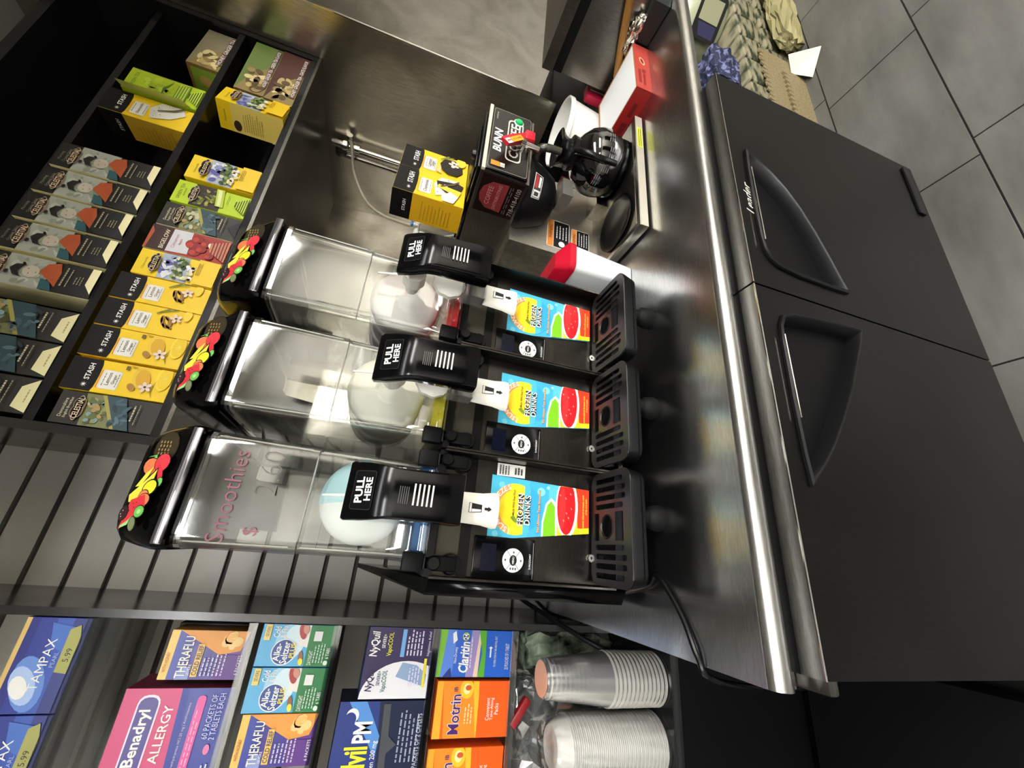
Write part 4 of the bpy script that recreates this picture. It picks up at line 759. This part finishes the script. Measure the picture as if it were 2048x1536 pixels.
b = MB(); b.tube([(DX-.03, DY-.028, DZ+.128), (DX-.052, DY-.050, DZ+.130), (DX-.072, DY-.066, DZ+.112), (DX-.078, DY-.070, DZ+.075), (DX-.068, DY-.064, DZ+.04)], lambda u: .0095-.002*u, 'blk', 10, 6); b.build('handle', t)
# two tea boxes on the brewer
def torn(b, w, d, h): f = front(b, -w/2, w/2, -.0003, 0, h); f.L = 18; f.p([(.18, .16), (.40, .08), (.72, .10), (.86, .22), (.80, .38), (.55, .44), (.30, .40), (.16, .30)], K('#1c150c', .6)); f.p([(.10, .40), (.48, .43), (.40, .47), (.14, .48)], K('#d9c98a', .5))
def torn2(b, w, d, h):
    f = front(b, -w/2, w/2, -.0003, 0, h); f.L = 18; f.p([(.25, .12), (.80, .04), (.86, .12), (.74, .44), (.55, .42), (.36, .30)], K('#241a0c', .6)); f.p([(.30, .10), (.55, .06), (.62, .40), (.5, .42)], K('#e9cf3a', .5)); f.p([(.0, .16), (.30, .10), (.42, .22), (.20, .34), (.0, .32)], WHT)
    f = leftside(b, -w/2-.0001, 0, d, 0, h); f.r(0, .72, 1, 1, DK); f.r(0, 0, 1, .72, K('#e0ac14', .5)); f.t('STASH', .5, .82, .045, WHT, .6, bold=.01)
    for i in range(9): f.lines(.12, .85, .56-.05*i, .59-.05*i, 1, K('#a07f1a', .5), .3, .35)
GH = 'opened tea boxes on top of the coffee brewer'
q = tea('tea_box', 'opened chamomile tea box standing on the coffee brewer, nearer the viewer', .114, .072, .172, art_stash, K('#e8b81a', .45), (.775, .780, -.0775), radians(15), GH, extra=torn2, kind='cham')
q = tea('tea_box', 'opened lemon ginger tea box with a torn hole, standing on the coffee brewer', .114, .072, .172, art_stash, K('#e8b81a', .45), (.8862, .8100, -.0775), radians(15), GH, extra=torn, kind='A')
# ------------------------------------------------------------------ things on the right part of the worktop
t = thing('lidded_tub', 'narrow white plastic tub with a red lid squeezed beside the right drink machine', 'container', (.630, .73, CT))
b = MB(); b.loft([[(x, y, CT+.001) for x, y in rrect(.598, .652, .668, .80, .012, 4)], [(x, y, CT+.148) for x, y in rrect(.592, .660, .660, .81, .014, 4)]], K('#dfe3e2', .35)); b.build('tub', t)
b = MB(); b.loft([[(x, y, CT+.1485) for x, y in rrect(.589, .663, .657, .813, .015, 4)], [(x, y, CT+.163) for x, y in rrect(.589, .663, .657, .813, .015, 4)], [(x, y, CT+.185) for x, y in rrect(.605, .647, .69, .79, .012, 4)]], K('#b5122b', .3)); b.build('lid', t)
b = MB(); tx, ty = 1.262, .833
b.lathe([(0, CT+.001), (.078, CT+.001), (.082, CT+.004), (.096, CT+.120), (.101, CT+.122), (.102, CT+.135), (.099, CT+.137), (.095, CT+.135), (.092, CT+.121), (.079, CT+.008), (0, CT+.006)], (tx, ty, 0), 'z', 'white', 48)
tag(b.build('plastic_tub'), 'open round white plastic tub behind the decanter', 'tub')
def quadbox(c, z0, z1, side, topm, name, label, cat, extra=None):
    b = MB(); vs = [(x, y, z0) for x, y in c]+[(x, y, z1) for x, y in c]; b.add(vs, [(i, (i+1) % 4, 4+(i+1) % 4, 4+i) for i in range(4)]+[(3, 2, 1, 0)], side); b.add(vs[4:], [(0, 1, 2, 3)], topm)
    if extra: extra(b)
    return tag(b.build(name), label, cat)
def cart(b):
    f = Face(b, (1.108, .5478, CT), (.194, .006, 0), (0, 0, 1), .194, .045); f.r(0, 0, 1, 1, K('#a2362c', .6)); f.r(.12, .62, .42, .8, K('#7c1b16', .5)); f.r(.10, .35, .34, .5, K('#7c1b16', .5)); f.r(.37, .3, .44, .55, K('#7c1b16', .5)); f.e_(.62, .5, .085, .04, K('#e9a078', .5), 14, 15); f.e_(.62, .5, .055, .022, K('#6a1a14', .5), 12, 15)
    f = Face(b, (1.101, .731, CT), (.007, -.183, 0), (0, 0, 1), .183, .045); f.r(0, 0, 1, 1, K('#9c1d1a', .5)); f.r(.3, .3, .5, .65, K('#6c1412', .5)); f.r(.6, .35, .8, .6, K('#6c1412', .5))
    b.add([(1.108+.004, .551, CT+.0453), (1.292, .557, CT+.0453), (1.291, .727, CT+.0453), (1.106, .723, CT+.0453)], [(0, 1, 2, 3)], K('#e4e6e4', .45))
quadbox([(1.108, .548), (1.302, .554), (1.299, .735), (1.101, .731)][::1], CT+.001, CT+.045, K('#9c2a20', .5), K('#a8744e', .5), 'shallow_carton', 'flat red carton with a white top lying on the worktop', 'carton', cart)
b = MB(); b.rbox(1.352, 1.412, .745, .775, CT+.001, CT+.080, .008, K('#b31d3a', .3)); b.box(1.378, 1.384, .7445, .775, CT+.02, CT+.07, WHT); tag(b.build('red_packet'), 'small shiny red packet standing behind the white tub', 'packet')
# steel appliance at the far right
t = thing('steel_appliance', 'low stainless steel appliance at the far right end of the worktop', 'appliance', (1.5, .57, CT))
b = MB(); b.box(1.338, 1.74, .46, .712, CT+.012, -.290, 'equip'); b.build('body', t)
b = MB(); b.box(1.336, 1.74, .458, .7125, -.2899, -.262, 'blkmat'); b.build('vent_channel', t)  # dark strip around the body just under the lid
b = MB(); b.box(1.330, 1.74, .455, .716, -.2619, -.230, 'equip'); b.build('lid', t)
for x in (1.36, 1.71):
    for y in (.49, .69):
        b = MB(); b.lathe([(0, 0), (.014, 0), (.012, .0119), (0, .0119)], (x, y, CT), 'z', 'rub', 12); b.build('foot', t)
b = MB(); b.rbox(1.45, 1.76, .90, 1.25, CT+.001, -.335, .01, 'blkmat'); tag(b.build('black_box'), 'plain black box in the gap between the steel partition and the low appliance', 'box')
b = MB(); t = thing('wooden_handle_tool', 'tool with a brown wooden handle and a dark end leaning on the carton', 'tool', (1.30, .66, CT+.05))
b = MB(); b.tube([(1.313, .65, CT+.034), (1.314, .57, CT+.068), (1.314, .475, CT+.103)], .0105, noisemat('wood_handle', '#8a5f2c', '#a97a3e', 20, (.35, .5), stretch=(1, .1, 1)), 10, 5); b.build('handle', t)
b = MB(); b.tube([(1.312, .70, CT+.017), (1.3125, .675, CT+.026), (1.313, .652, CT+.034)], .014, 'blk', 10, 3); b.build('ferrule', t)
def crumple(name, label, cat, x0, x1, y0, y1, z0, z1, mat, n=9, amp=.012, seed=1):
    r_ = random.Random(seed); b = MB(); bm = bmesh.new(); bmesh.ops.create_cube(bm, size=1); bmesh.ops.subdivide_edges(bm, edges=bm.edges[:], cuts=n, use_grid_fill=True)
    for v in bm.verts:
        k = .84+.16*(1-max(abs(v.co.x), abs(v.co.y), 0)*1.2); c = v.co.copy()
        v.co = ((x0+x1)/2+(c.x*(.88+.12*cos(c.z*pi)))*(x1-x0)+r_.uniform(-amp, amp), (y0+y1)/2+(c.y*(.82+.18*cos(c.z*pi)))*(y1-y0)+r_.uniform(-amp, amp), max(z0+.0005, (z0+z1)/2+c.z*(z1-z0)+r_.uniform(-amp, amp)*.7))
    bm.verts.index_update(); b.add([v.co[:] for v in bm.verts], [tuple(v.index for v in f.verts) for f in bm.faces], mat, False); bm.free(); b.T = None
    return tag(b.build(name), label, cat)
crumple('crumpled_foil', 'crumpled silver foil behind the black sleeve at the top edge of the photo', 'foil', 1.306, 1.327, .50, .59, CT+.036, CT+.062, 'foil', 7, .005, 3)
b = MB(); b.loft([[(1.308, .551, CT+.002), (1.308, .551, CT+.034), (1.327, .556, CT+.034), (1.327, .556, CT+.002)], [(1.300, .455, CT+.002), (1.300, .455, CT+.050), (1.328, .446, CT+.050), (1.328, .446, CT+.002)]], K('#101614', .5), smooth=False); tag(b.build('black_sleeve'), 'black sleeve lying between the red carton and the worktop edge', 'sleeve')
b = MB(); b.rbox(1.42, 1.56, .443, .4515, CT+.001, CT+.03, .002, noisemat('speckled_wrap', '#4a4870', '#d5d0dc', 90, (.4, .5))); tag(b.build('patterned_packet'), 'small white and violet patterned packet at the top edge by the worktop rim', 'packet')
# ------------------------------------------------------------------ medicine display on the left
b = MB(); b.box(-.1549, -.1415, 1.0, YS-.0005, -.655, CEIL-.002, 'dpanel'); tag(b.build('divider_panel'), 'tall dark glossy upright panel between the drink machines and the medicine shelves', 'panel')
shelf_z = {'a': (.411, 1.0), 'b': (.163, 1.0), 'c': (.0125, 1.0), 'd': (-.186, 1.0), 'e': (-.362, 1.0)}
wlab = {'a': 'clear acrylic shelf under the blue tampon boxes', 'b': 'clear acrylic shelf under the pink allergy box', 'c': 'clear acrylic shelf under the green and blue cold tablet boxes', 'd': 'clear acrylic shelf under the purple night syrup box', 'e': 'lowest clear acrylic shelf, under the blue and orange boxes'}
for k_, (z_, y_) in shelf_z.items():
    t = thing('acrylic_shelf', wlab[k_], 'shelf', (-.5, 1.13, z_), 'clear shelves on the slatted wall')
    b = MB(); b.box(-.86, -.1555, .996, YS-.001, z_-.004, z_-.0005, 'acrylic'); b.build('tray', t)
    b = MB(); b.box(-.86, -.1555, .9925, .9955, z_-.008, z_+.006, 'acrylic'); b.box(-.86, -.1555, .9923, .9957, z_+.0061, z_+.0068, 'acrylic'); b.build('front_lip', t)
GM = 'boxes of medicine on the clear shelves'
def med(name, label, x0, x1, z0, z1, art, side, d=.06, y=1.004, cat='medicine box', grp=GM, rot=0, **kw):
    w, h = x1-x0, z1-z0; b, f = box_base(w, d, h, side); art(f, b, w, d, h, **kw); ob = b.build(name); place(ob, w, (x0, y, z0), rot); return tag(ob, label, cat, grp)
def bands(f, cols):
    for y0, y1, c in cols: f.r(0, y0, 1, y1, K(c, .35)); f.L -= 1
    f.L += 1
def a_tampax(f, b, w, d, h):
    bands(f, ((0, .3, '#1b2a7c'), (.3, .55, '#2b4fae'), (.55, .8, '#1d2f8c'), (.8, .97, '#16227a'))); f.r(.0, .93, 1, 1, K('#d8b76a', .35)); f.e_(.30, .60, .30, .16, K('#5e86d2', .4), 20, 20); f.e_(.28, .66, .22, .12, K('#aac3ee', .4), 18, 30); f.e_(.26, .70, .13, .08, WHT, 14, 30)
    f.p([(.55, .1), (.9, .2), (.95, .6), (.7, .5)], K('#3d6ac0', .4)); f.t('TAMPAX', .50, .50, .14, WHT, .55, bold=.0); f.t('PEARL', .55, .36, .06, K('#9fb6e4', .4), .22, bold=0); f.p([(.40, .10), (.75, .08), (.93, .16), (.88, .30), (.42, .29)], K('#a5a45a', .45)); f.t('5.99', .60, .19, .09, K('#3a3a2a', .5), .2, bold=0)
def a_thera(f, b, w, d, h):
    bands(f, ((0, .34, '#5b2a86'), (.34, .7, '#3a2f8e'), (.7, .9, '#2c3a9c'), (.9, 1, '#e9c25a'))); f.e_(.05, .72, .22, .14, K('#8fa0d8', .4), 14)
    f.p([(1, .90), (.50, .34), (.58, .08), (1, .0)], K('#e89a3a', .4)); f.blobs(.62, .04, 1, .36, [K('#f0b350', .4), K('#e2742a', .4), K('#f6cf86', .4)], 12, .12)
    f.r(.0, 0, .5, .32, K('#5b2a86', .4))
    f.t('THERAFLU', .46, .745, .12, K('#f4efe0', .35), .84, bold=.015); f.r(.06, .54, .72, .62, K('#e9c25a', .4)); f.t('COLD RELIEF', .39, .58, .06, K('#3a2a5a', .4), .6, bold=.02); f.t('SEVERE', .2, .655, .035, WHT, .22, bold=0); f.lines(.08, .55, .22, .52, 6, K('#cfc6e6', .4), .3, .4); f.t('6 PACKETS', .30, .06, .045, WHT, .40, bold=0)
    f.t('WITH HONEY', .35, .95, .04, K('#b8302a', .4), .4, bold=0)
def a_benadryl(f, b, w, d, h):
    bands(f, ((.44, 1, '#c92a6c'), (0, .44, '#29379a'))); f.p([(0, .36), (1, .44), (1, .50), (0, .44)], K('#29379a', .4)); f.L += 1
    f.rr(.12, .66, .94, .86, .09, K('#efe2f2', .35)); f.rr(.145, .675, .915, .845, .075, K('#3c2a86', .35)); f.t('Benadryl', .53, .76, .13, WHT, .70, bold=.025); f.t('ALLERGY', .56, .57, .085, WHT, .60, bold=.012)
    f.t('Diphenhydramine HCl 25 mg | Antihistamine', .52, .385, .03, K('#d9d4ee', .4), .84, bold=0); f.rr(.05, .25, .93, .33, .04, K('#d8489a', .35)); f.lines(.12, .8, .26, .32, 2, K('#f2b8d8', .4), .2, .3)
    f.e_(.40, .12, .05, .032, K('#e07ab0', .4), 14); f.t('60 PACKETS OF', .72, .17, .055, K('#cfd2f0', .4), .44, bold=0); f.t('2 TABLETS EACH', .72, .10, .055, K('#cfd2f0', .4), .46, bold=0); f.lines(.04, .28, .06, .14, 2, K('#cfd2f0', .4), .1, .4)
def a_alka(f, b, w, d, h):
    bands(f, ((.36, 1, '#54aede'), (0, .36, '#217a3e'))); f.e_(.55, .62, .48, .35, K('#a7d8f0', .4), 24); f.e_(.6, .55, .40, .28, K('#d9eff8', .4), 24); f.p([(.45, .36), (1, .36), (1, .52), (.5, .48)], K('#eeeae2', .4)); f.L += 1; f.r(0, 0, 1, .34, K('#217a3e', .4))
    f.e_(.34, .66, .315, .315, WHT, 26); f.e_(.34, .66, .29, .29, K('#1a418f', .35), 26); f.t('Alka-', .33, .74, .085, WHT, .42, bold=.02); f.t('Seltzer', .33, .64, .095, WHT, .52, bold=.02); f.t('PLUS', .38, .545, .07, K('#f4e03a', .35), .34, bold=.02)
    f.t('Cold', .82, .80, .085, WHT, .26, bold=.02); f.t('& Flu', .82, .71, .075, WHT, .28, bold=.02); f.r(.62, .88, 1, .96, K('#e9cf6a', .35)); f.t('SEVERE', .83, .92, .045, K('#2a3a6a', .4), .24, bold=0)
    f.e_(.84, .46, .20, .09, K('#a82a2a', .3), 14, 20); f.e_(.90, .42, .12, .08, K('#c98a7a', .3), 12, 20); f.e_(.22, .42, .16, .06, K('#8a5a3a', .3), 12, 10); f.e_(.12, .41, .09, .06, K('#f0df3a', .3), 12, 10)
    f.t('DAY/NIGHT', .22, .29, .055, WHT, .34, bold=0); f.r(.62, .18, .86, .29, K('#e6e8e4', .4)); f.lines(.1, .6, .1, .26, 4, K('#b9d8c2', .4), .2, .4); f.e_(.10, .07, .06, .06, K('#dfeee2', .4), 10); f.t('6 TABS', .33, .06, .05, WHT, .26, bold=0)
def a_nyquil(f, b, w, d, h):
    bands(f, ((0, 1, '#30234f'),)); f.L += 1; f.p([(0, 1)]+[(.52*cos(radians(a)), .36+.64*sin(radians(a))) for a in range(80, -31, -10)]+[(0, .02)], K('#e6e6ea', .35)); f.p([(.30, .52), (.50, .44), (.46, .22), (.33, .06), (.16, .08)], K('#8aa2c2', .4)); f.L += 1
    f.t('NyQuil', .25, .87, .13, K('#241a44', .35), .30, bold=.02, shear=.1); f.t('SEVERE+', .28, .76, .05, K('#3a3560', .4), .20, bold=.01); f.t('VapoCOOL', .24, .67, .09, K('#3a6a6a', .4), .30, bold=.01)
    f.t('NyQuil', .76, .88, .15, WHT, .36, bold=.02, shear=.1); f.t('SEVERE+', .80, .76, .05, WHT, .20, bold=.01); f.t('VapoCOOL', .76, .66, .09, K('#e6e03a', .4), .34, bold=.01); f.r(.58, .44, .98, .50, K('#6fa8e0', .4)); f.lines(.6, .98, .16, .42, 5, K('#d9d4ee', .4), .3, .4); f.t('Nighttime Relief', .78, .07, .05, K('#e9e6f4', .4), .36, bold=0); f.r(.16, .08, .56, .12, K('#e6d93a', .4)); f.lines(.18, .5, .16, .34, 4, K('#d9d4ee', .4), .3, .4)
def a_advil(f, b, w, d, h):
    bands(f, ((0, 1, '#101a3c'),)); f.L += 1; f.p([(0, 1), (1, 1), (1, .55), (0, .48)], K('#16307a', .4)); f.p([(.35, .52), (1, .9), (1, .7), (.6, .5)], K('#4f8ad0', .4)); f.L += 1; f.e_(.84, .84, .085, .085, WHT, 18); f.e_(.80, .86, .08, .08, K('#16307a', .4), 18)
    f.t('Advil', .26, .74, .26, K('#ece22a', .35), .46, bold=.03); f.t('PM', .65, .70, .20, WHT, .24, bold=.03); f.t('Ibuprofen 200 mg', .3, .54, .07, WHT, .5, bold=0); f.p([(.04, .46), (.97, .50), (.97, .42), (.6, .40), (.5, .30), (.4, .40), (.04, .38)], K('#3c3f46', .5))
    f.lines(.3, .9, .05, .3, 5, K('#9aa2b8', .4), .3, .35); f.t('50 PACKETS OF 2 CAPLETS', .5, .06, .05, K('#cfd4e2', .4), .7, bold=0)
def a_claritin(f, b, w, d, h):
    bands(f, ((0, 1, '#2465c4'),)); f.L += 1; f.p([(0, 1), (1, 1), (1, .84), (0, .90)], K('#79b83a', .4)); f.p([(0, .95), (1, .90), (1, .78), (0, .80)], K('#5a86dc', .4)); f.p([(0, .80), (1, .78), (1, .66), (0, .70)], K('#2f62c8', .4)); f.p([(0, .62), (1, .58), (1, .46), (0, .52)], K('#9a8ac0', .4)); f.p([(0, .52), (1, .47), (1, .44), (0, .46)], K('#e6c9b0', .4)); f.L += 1
    f.p([(0, .46), (.5, .42), (1, .48), (1, .38), (0, .36)], K('#58a82c', .4)); f.r(0, 0, 1, .37, K('#1f5fc4', .35)); f.t('Claritin', .42, .66, .13, WHT, .66, bold=.03, shear=.15); f.t('Non-Drowsy', .46, .77, .05, WHT, .34, bold=0); f.e_(.86, .66, .09, .09, K('#c9d43a', .35), 14); f.e_(.86, .66, .07, .07, K('#1f3f8c', .35), 14); f.t('24', .86, .66, .06, WHT, .12, bold=.02); f.p([(.70, .82), (.92, .84), (.98, .80), (.78, .77)], WHT)
    f.lines(.2, .85, .56, .585, 1, WHT, 0, .4); f.t('TO OPEN, PUSH IN TAB AND PULL OUT', .55, .24, .035, WHT, .66, bold=0); f.p([(.42, .30), (.62, .30), (.62, .28), (.66, .31), (.62, .34), (.62, .32), (.42, .32)], WHT); f.t('25 POUCHES OF 1 TABLET', .45, .08, .05, WHT, .56, bold=0); f.L = 14; f.p([(0, .92), (.0, .80), (.2, .83)], K('#16307a', .5))
def a_motrin(f, b, w, d, h):
    bands(f, ((0, 1, '#e65f14'),)); f.L += 1; f.p([(0, 1), (1, 1), (1, .92), (0, .90)], K('#e9a82a', .4)); f.p([(0, .86), (1, .92), (1, .55), (.8, .44), (0, .44)], K('#ee8a1e', .4)); f.e_(.86, .60, .18, .15, K('#f6c02a', .35), 20); f.e_(.86, .60, .10, .08, K('#fbe9a0', .35), 16); f.e_(.88, .58, .05, .07, K('#c95a2a', .35), 12); f.p([(0, .44), (1, .52), (1, .44), (0, .40)], K('#f0b82a', .4)); f.L += 1
    f.r(0, 0, 1, .43, K('#ec5c10', .35)); f.t('Motrin', .42, .74, .15, K('#fbf3ea', .35), .70, bold=.05); f.L += 1; f.t('Motrin', .42, .74, .14, K('#4a1f6a', .35), .69, bold=.015); f.t('IB', .86, .75, .05, K('#4a1f6a', .35), .08, bold=0); f.lines(.25, .6, .5, .62, 3, K('#f6d9a0', .4), .2, .4); f.t('Convenient', .5, .30, .05, WHT, .40, bold=0); f.t('Take-Along', .5, .24, .05, WHT, .40, bold=0); f.t('Packs', .5, .18, .05, WHT, .2, bold=0)
def copyof(o, w, x, z, label, y=1.004):
    c = o.copy(); COL.objects.link(c); place(c, w, (x, y, z)); c['label'] = label; return c
ta = med('tampon_box', 'blue box of tampons nearest the dark upright panel', -.2925, -.1575, .4115, .505, a_tampax, K('#1b2a7c', .35), .11)
copyof(ta, .135, -.4290, .4115, 'blue box of tampons further left, cut by the bottom edge of the photo')
th = med('cold_remedy_box', 'purple and orange honey cold relief box beside the pink allergy box', -.2475, -.1705, .1635, .292, a_thera, K('#a8742a', .4), .05)
copyof(th, .077, -.3765, .0130, 'purple and orange cold relief box left of the two round logo tablet boxes')
b = MB(); b.rbox(-.250, -.168, 1.06, 1.11, .1635, .300, .001, K('#1c100c', .4)); tag(b.build('dark_display_box'), 'dark open display box standing behind the upper honey cold relief box', 'box')
med('allergy_box', 'large pink and blue box of allergy tablets', -.4050, -.2590, .1635, .330, a_benadryl, K('#6a1a3a', .4), .09)
al = med('cold_tablet_box', 'light blue and green cold tablet box beside the dark upright panel', -.2270, -.1570, .0130, .1465, a_alka, K('#3a8ac0', .4), .06)
copyof(al, .07, -.2985, .0130, 'light blue and green cold tablet box left of its twin')
med('night_syrup_box', 'wide purple box with a white corner on the fourth clear shelf', -.2800, -.1565, -.1855, -.050, a_nyquil, K('#1c3a5a', .35), .07)
med('sleep_tablet_box', 'dark blue opened tablet box with yellow lettering', -.4200, -.2825, -.1855, -.020, a_advil, K('#0c1228', .4), .08)
med('allergy_tablet_box', 'blue and green box of allergy tablets on the lowest clear shelf', -.2440, -.1570, -.3615, -.196, a_claritin, K('#1f4fa0', .35), .06)
mo2 = med('pain_tablet_box', 'orange box of pain tablets beside the blue and green box', -.3470, -.2500, -.3615, -.203, a_motrin, K('#d9540f', .35), .07)
copyof(mo2, .097, -.4640, -.3615, 'orange box of pain tablets cut by the bottom edge of the photo', 1.02)
# ------------------------------------------------------------------ base cabinet with cups and bags
BZ = -.655
t = thing('base_cabinet', 'black base cabinet left of the worktop carrying the cups', 'cabinet', (-.52, 1.07, FL))
b = MB(); b.box(-.90, -.128, .845, YS-.001, BZ-.02, BZ, 'blkshelf'); b.build('top', t)
b = MB(); b.box(-.895, -.132, .86, YS-.001, FL, BZ-.0201, 'blkmat'); b.build('body', t)
b = MB(); b.box(-.90, -.128, .843, .8449, BZ-.012, BZ-.004, K('#4a4a4a', .2, .8)); b.build('edge_strip', t)
def cup_prof(r0, r1, h): return [(0, h), (r0-.004, h), (r0, h-.003), (r1-.002, .004), (r1, .003), (r1, 0), (r1-.001, .0)]
cx, cy = -.222, .905
cupo = None
n_c = 13
for i in range(n_c):
    z0 = BZ+.0005+.0098*i
    if cupo is None:
        b = MB(); b.lathe([(0, .146), (.032, .146), (.034, .143), (.0375, .115), (.0425, .06), (.0485, .006)], (cx, cy, z0), 'z', 'cup', 36); b.lathe([(.0485, .006), (.0505, .0045), (.0508, .0015), (.0495, .0), (.0485, .0005)], (cx, cy, z0), 'z', 'edge', 36); b.lathe([(.0345, .139), (.0352, .137), (.0352, .1355)], (cx, cy, z0), 'z', 'edge', 36); b.recalc = False
        cupo = b.build('plastic_cup'); tag(cupo, 'clear plastic cup upside down in the tall stack on the base cabinet', 'cup', 'clear cups in the upturned stack'); base_loc = cupo.location.copy()
    else: c = cupo.copy(); COL.objects.link(c); c.location.z = base_loc.z+.0098*i
b = MB(); b.lathe([(0, .001), (.031, .001), (.031, .0)], (cx, cy, BZ+.0005+.0098*(n_c-1)+.1465), 'z', K('#e0a98c', .5), 30); tag(b.build('price_sticker'), 'peach round sticker on top of the clear cup stack', 'sticker')
cx, cy = -.335, .915; bowlo = None
for i in range(24):
    z0 = BZ+.0005+.0088*i
    if bowlo is None:
        b = MB(); b.lathe([(0, .032), (.034, .032), (.037, .029), (.0495, .005), (.0525, .004), (.0535, .002), (.0525, 0), (.050, .001)], (cx, cy, z0), 'z', K('#dddad6', .45), 36)
        bowlo = b.build('foam_bowl'); tag(bowlo, 'small white foam bowl upside down in the wrapped stack beside the clear cups', 'bowl', 'white foam bowls in the wrapped stack'); bl = bowlo.location.copy()
    else: c = bowlo.copy(); COL.objects.link(c); c.location.z = bl.z+.0088*i
b = MB(); rg3 = []
for j, (h, r_) in enumerate(((0.002, .0565), (.05, .056), (.11, .0555), (.17, .0555), (.21, .055), (.235, .052), (.247, .040), (.252, .018))):
    rg3.append([(cx+(r_+random.Random(j*50+k_).uniform(-.0012, .0018))*cos(2*pi*k_/40), cy+(r_+random.Random(j*50+k_).uniform(-.0012, .0018))*sin(2*pi*k_/40), BZ+h+(random.Random(j*9+k_).uniform(-.004, .004) if j > 4 else 0)) for k_ in range(40)])
b.loft(rg3, 'bowl', False, False); b.recalc = False; tag(b.build('plastic_sleeve'), 'clear plastic sleeve wrapped around the white bowl stack', 'sleeve')
crumple('plastic_bag', 'crinkled clear plastic bag behind the white bowl stack', 'bag', -.46, -.26, 1.02, 1.16, BZ, -.40, 'bag', 8, .013, 5)
crumple('plastic_bag', 'pale crinkled bag at the bottom edge of the photo', 'bag', -.56, -.41, .90, 1.0, BZ, -.44, K('#a8a6a2', .4), 7, .012, 8)
crumple('spoon_bag', 'clear bag of green and white items behind the clear cup stack', 'bag', -.245, -.17, 1.06, 1.22, BZ, -.425, noisemat('bag_contents', '#1c2620', '#a9b9a0', 22, (.15, .3)), 7, .008, 11)
b = MB(); b.T = Matrix.Translation((-.305, 1.0, -.385)) @ Matrix.Rotation(radians(35), 4, 'Y'); b.rbox(-.03, .03, -.008, .008, -.008, .008, .003, K('#8c1a20', .4)); b.T = None; tag(b.build('red_clip'), 'red plastic clip above the crinkled bag', 'clip')
b = MB(); b.loft([[(x, y, FL+.001) for x, y in rrect(-.62, -.150, .44, .82, .03, 4)], [(x, y, -1.02) for x, y in rrect(-.64, -.137, .425, .835, .03, 4)], [(x, y, -1.0) for x, y in rrect(-.63, -.147, .435, .825, .03, 4)]], 'blkmat'); tag(b.build('added_dark_bin'), 'large matt black bin shape added to fill the dark left of the refrigerator', 'bin')  # bin shape added to fill a corner that reads pure black
# ------------------------------------------------------------------ floor stock right of the refrigerator
JX, JY = 2.37, .872
t = thing('water_jug', 'translucent pale green round jug with a black framed label', 'jug', (JX, JY, -1.098))
b = MB(); b.lathe([(0, -1.098), (.135, -1.098), (.152, -1.075), (.155, -1.0), (.155, -.93), (.13, -.88), (.06, -.84), (.045, -.80), (0, -.80)], (JX, JY, 0), 'z', K('#a3a88c', .3), 36); b.build('body', t)
b = MB(); b.T = Matrix.Translation((JX-.115, JY-.112, -1.0)) @ Matrix.Rotation(radians(-46), 4, 'Z'); f = Face(b, (-.085, -.004, -.065), (1, 0, 0), (0, 0, 1), .17, .13); f.rr(0, 0, 1, 1, .1, BLK); f.r(.40, .12, .90, .88, K('#8f9072', .5)); f.p([(.08, .14), (.36, .14), (.36, .86), (.08, .7)], K('#26264a', .5)); b.T = None; b.build('label', t)
crumple('blue_cloth', 'dark blue patterned cloth bundle behind the refrigerator corner', 'cloth', 1.80, 2.02, .735, .85, -1.0975, -.965, noisemat('blue_pattern', '#171c3c', '#6a7098', 40, (.7, .8), lo=.52, hi=.60), 6, .007, 13)
t = thing('display_case', 'torn open cardboard case standing on the floor right of the refrigerator', 'case', (2.1, .95, FL))
cb = noisemat('corrugated', '#6f6245', '#8d7f5e', 120, (.6, .7))
b = MB(); z1 = FL+.20
b.box(1.66, 2.06, .700, .706, FL, z1, cb); b.box(1.66, 1.666, .7061, 1.2, FL, z1+.1, cb); b.box(1.6661, 2.64, .7061, 1.2, FL, FL+.006, cb); b.box(1.6661, 2.64, 1.194, 1.2, FL+.0061, z1+.1, cb); b.box(2.634, 2.64, .7061, 1.1939, FL+.0061, z1, cb)
for i in range(14): x = 1.662+.0282*i; b.prism([(x, z1), (x+.027, z1), (x+.024, z1+.018+.006*(i % 3)), (x+.008, z1+.03-.006*(i % 2))], .700, .706, 'y', cb)
for i in range(10): x = 1.68+.0282*i; b.prism([(x, FL+.10), (x+.027, FL+.10), (x+.024, FL+.118), (x+.008, FL+.124)], .690, .6999, 'y', cb)
b.box(1.68, 1.965, .6905, .6999, FL, FL+.0999, cb); b.build('tray', t)
b = MB(); b.add([(1.93, .66, FL+.004), (2.04, .60, FL+.004), (2.10, .69, FL+.06), (1.98, .699, FL+.06)], [(0, 1, 2, 3)], K('#c9c6b8', .5)); b.add([(1.93, .66, FL+.002), (2.04, .60, FL+.002), (2.10, .69, FL+.058), (1.98, .699, FL+.058)], [(3, 2, 1, 0)], K('#c9c6b8', .5)); b.build('flap', t)
sp = noisemat('striped_wrap', '#2f3524', '#8d876e', 7, (.25, .35), stretch=(1.5, 1, 7), lo=.44, hi=.55)
for i in range(6):
    for j in range(2):
        b = MB(); x = 1.672+.158*i; b.rbox(x, x+.152, .712, 1.06, FL+.008+.147*j, FL+.153+.147*j, .018, sp); tag(b.build('snack_packet'), 'striped green and brown wrapped packet in the torn floor case', 'packet', 'striped packets in the torn floor case')
crumple('yellow_wrapper', 'crumpled cream paper wrapper draped over the front of the floor case', 'paper', 2.12, 2.62, .64, .695, FL+.0, FL+.13, K('#8f885f', .6), 7, .010, 21)
for o in S.objects:
    if '_w' in o: del o['_w']
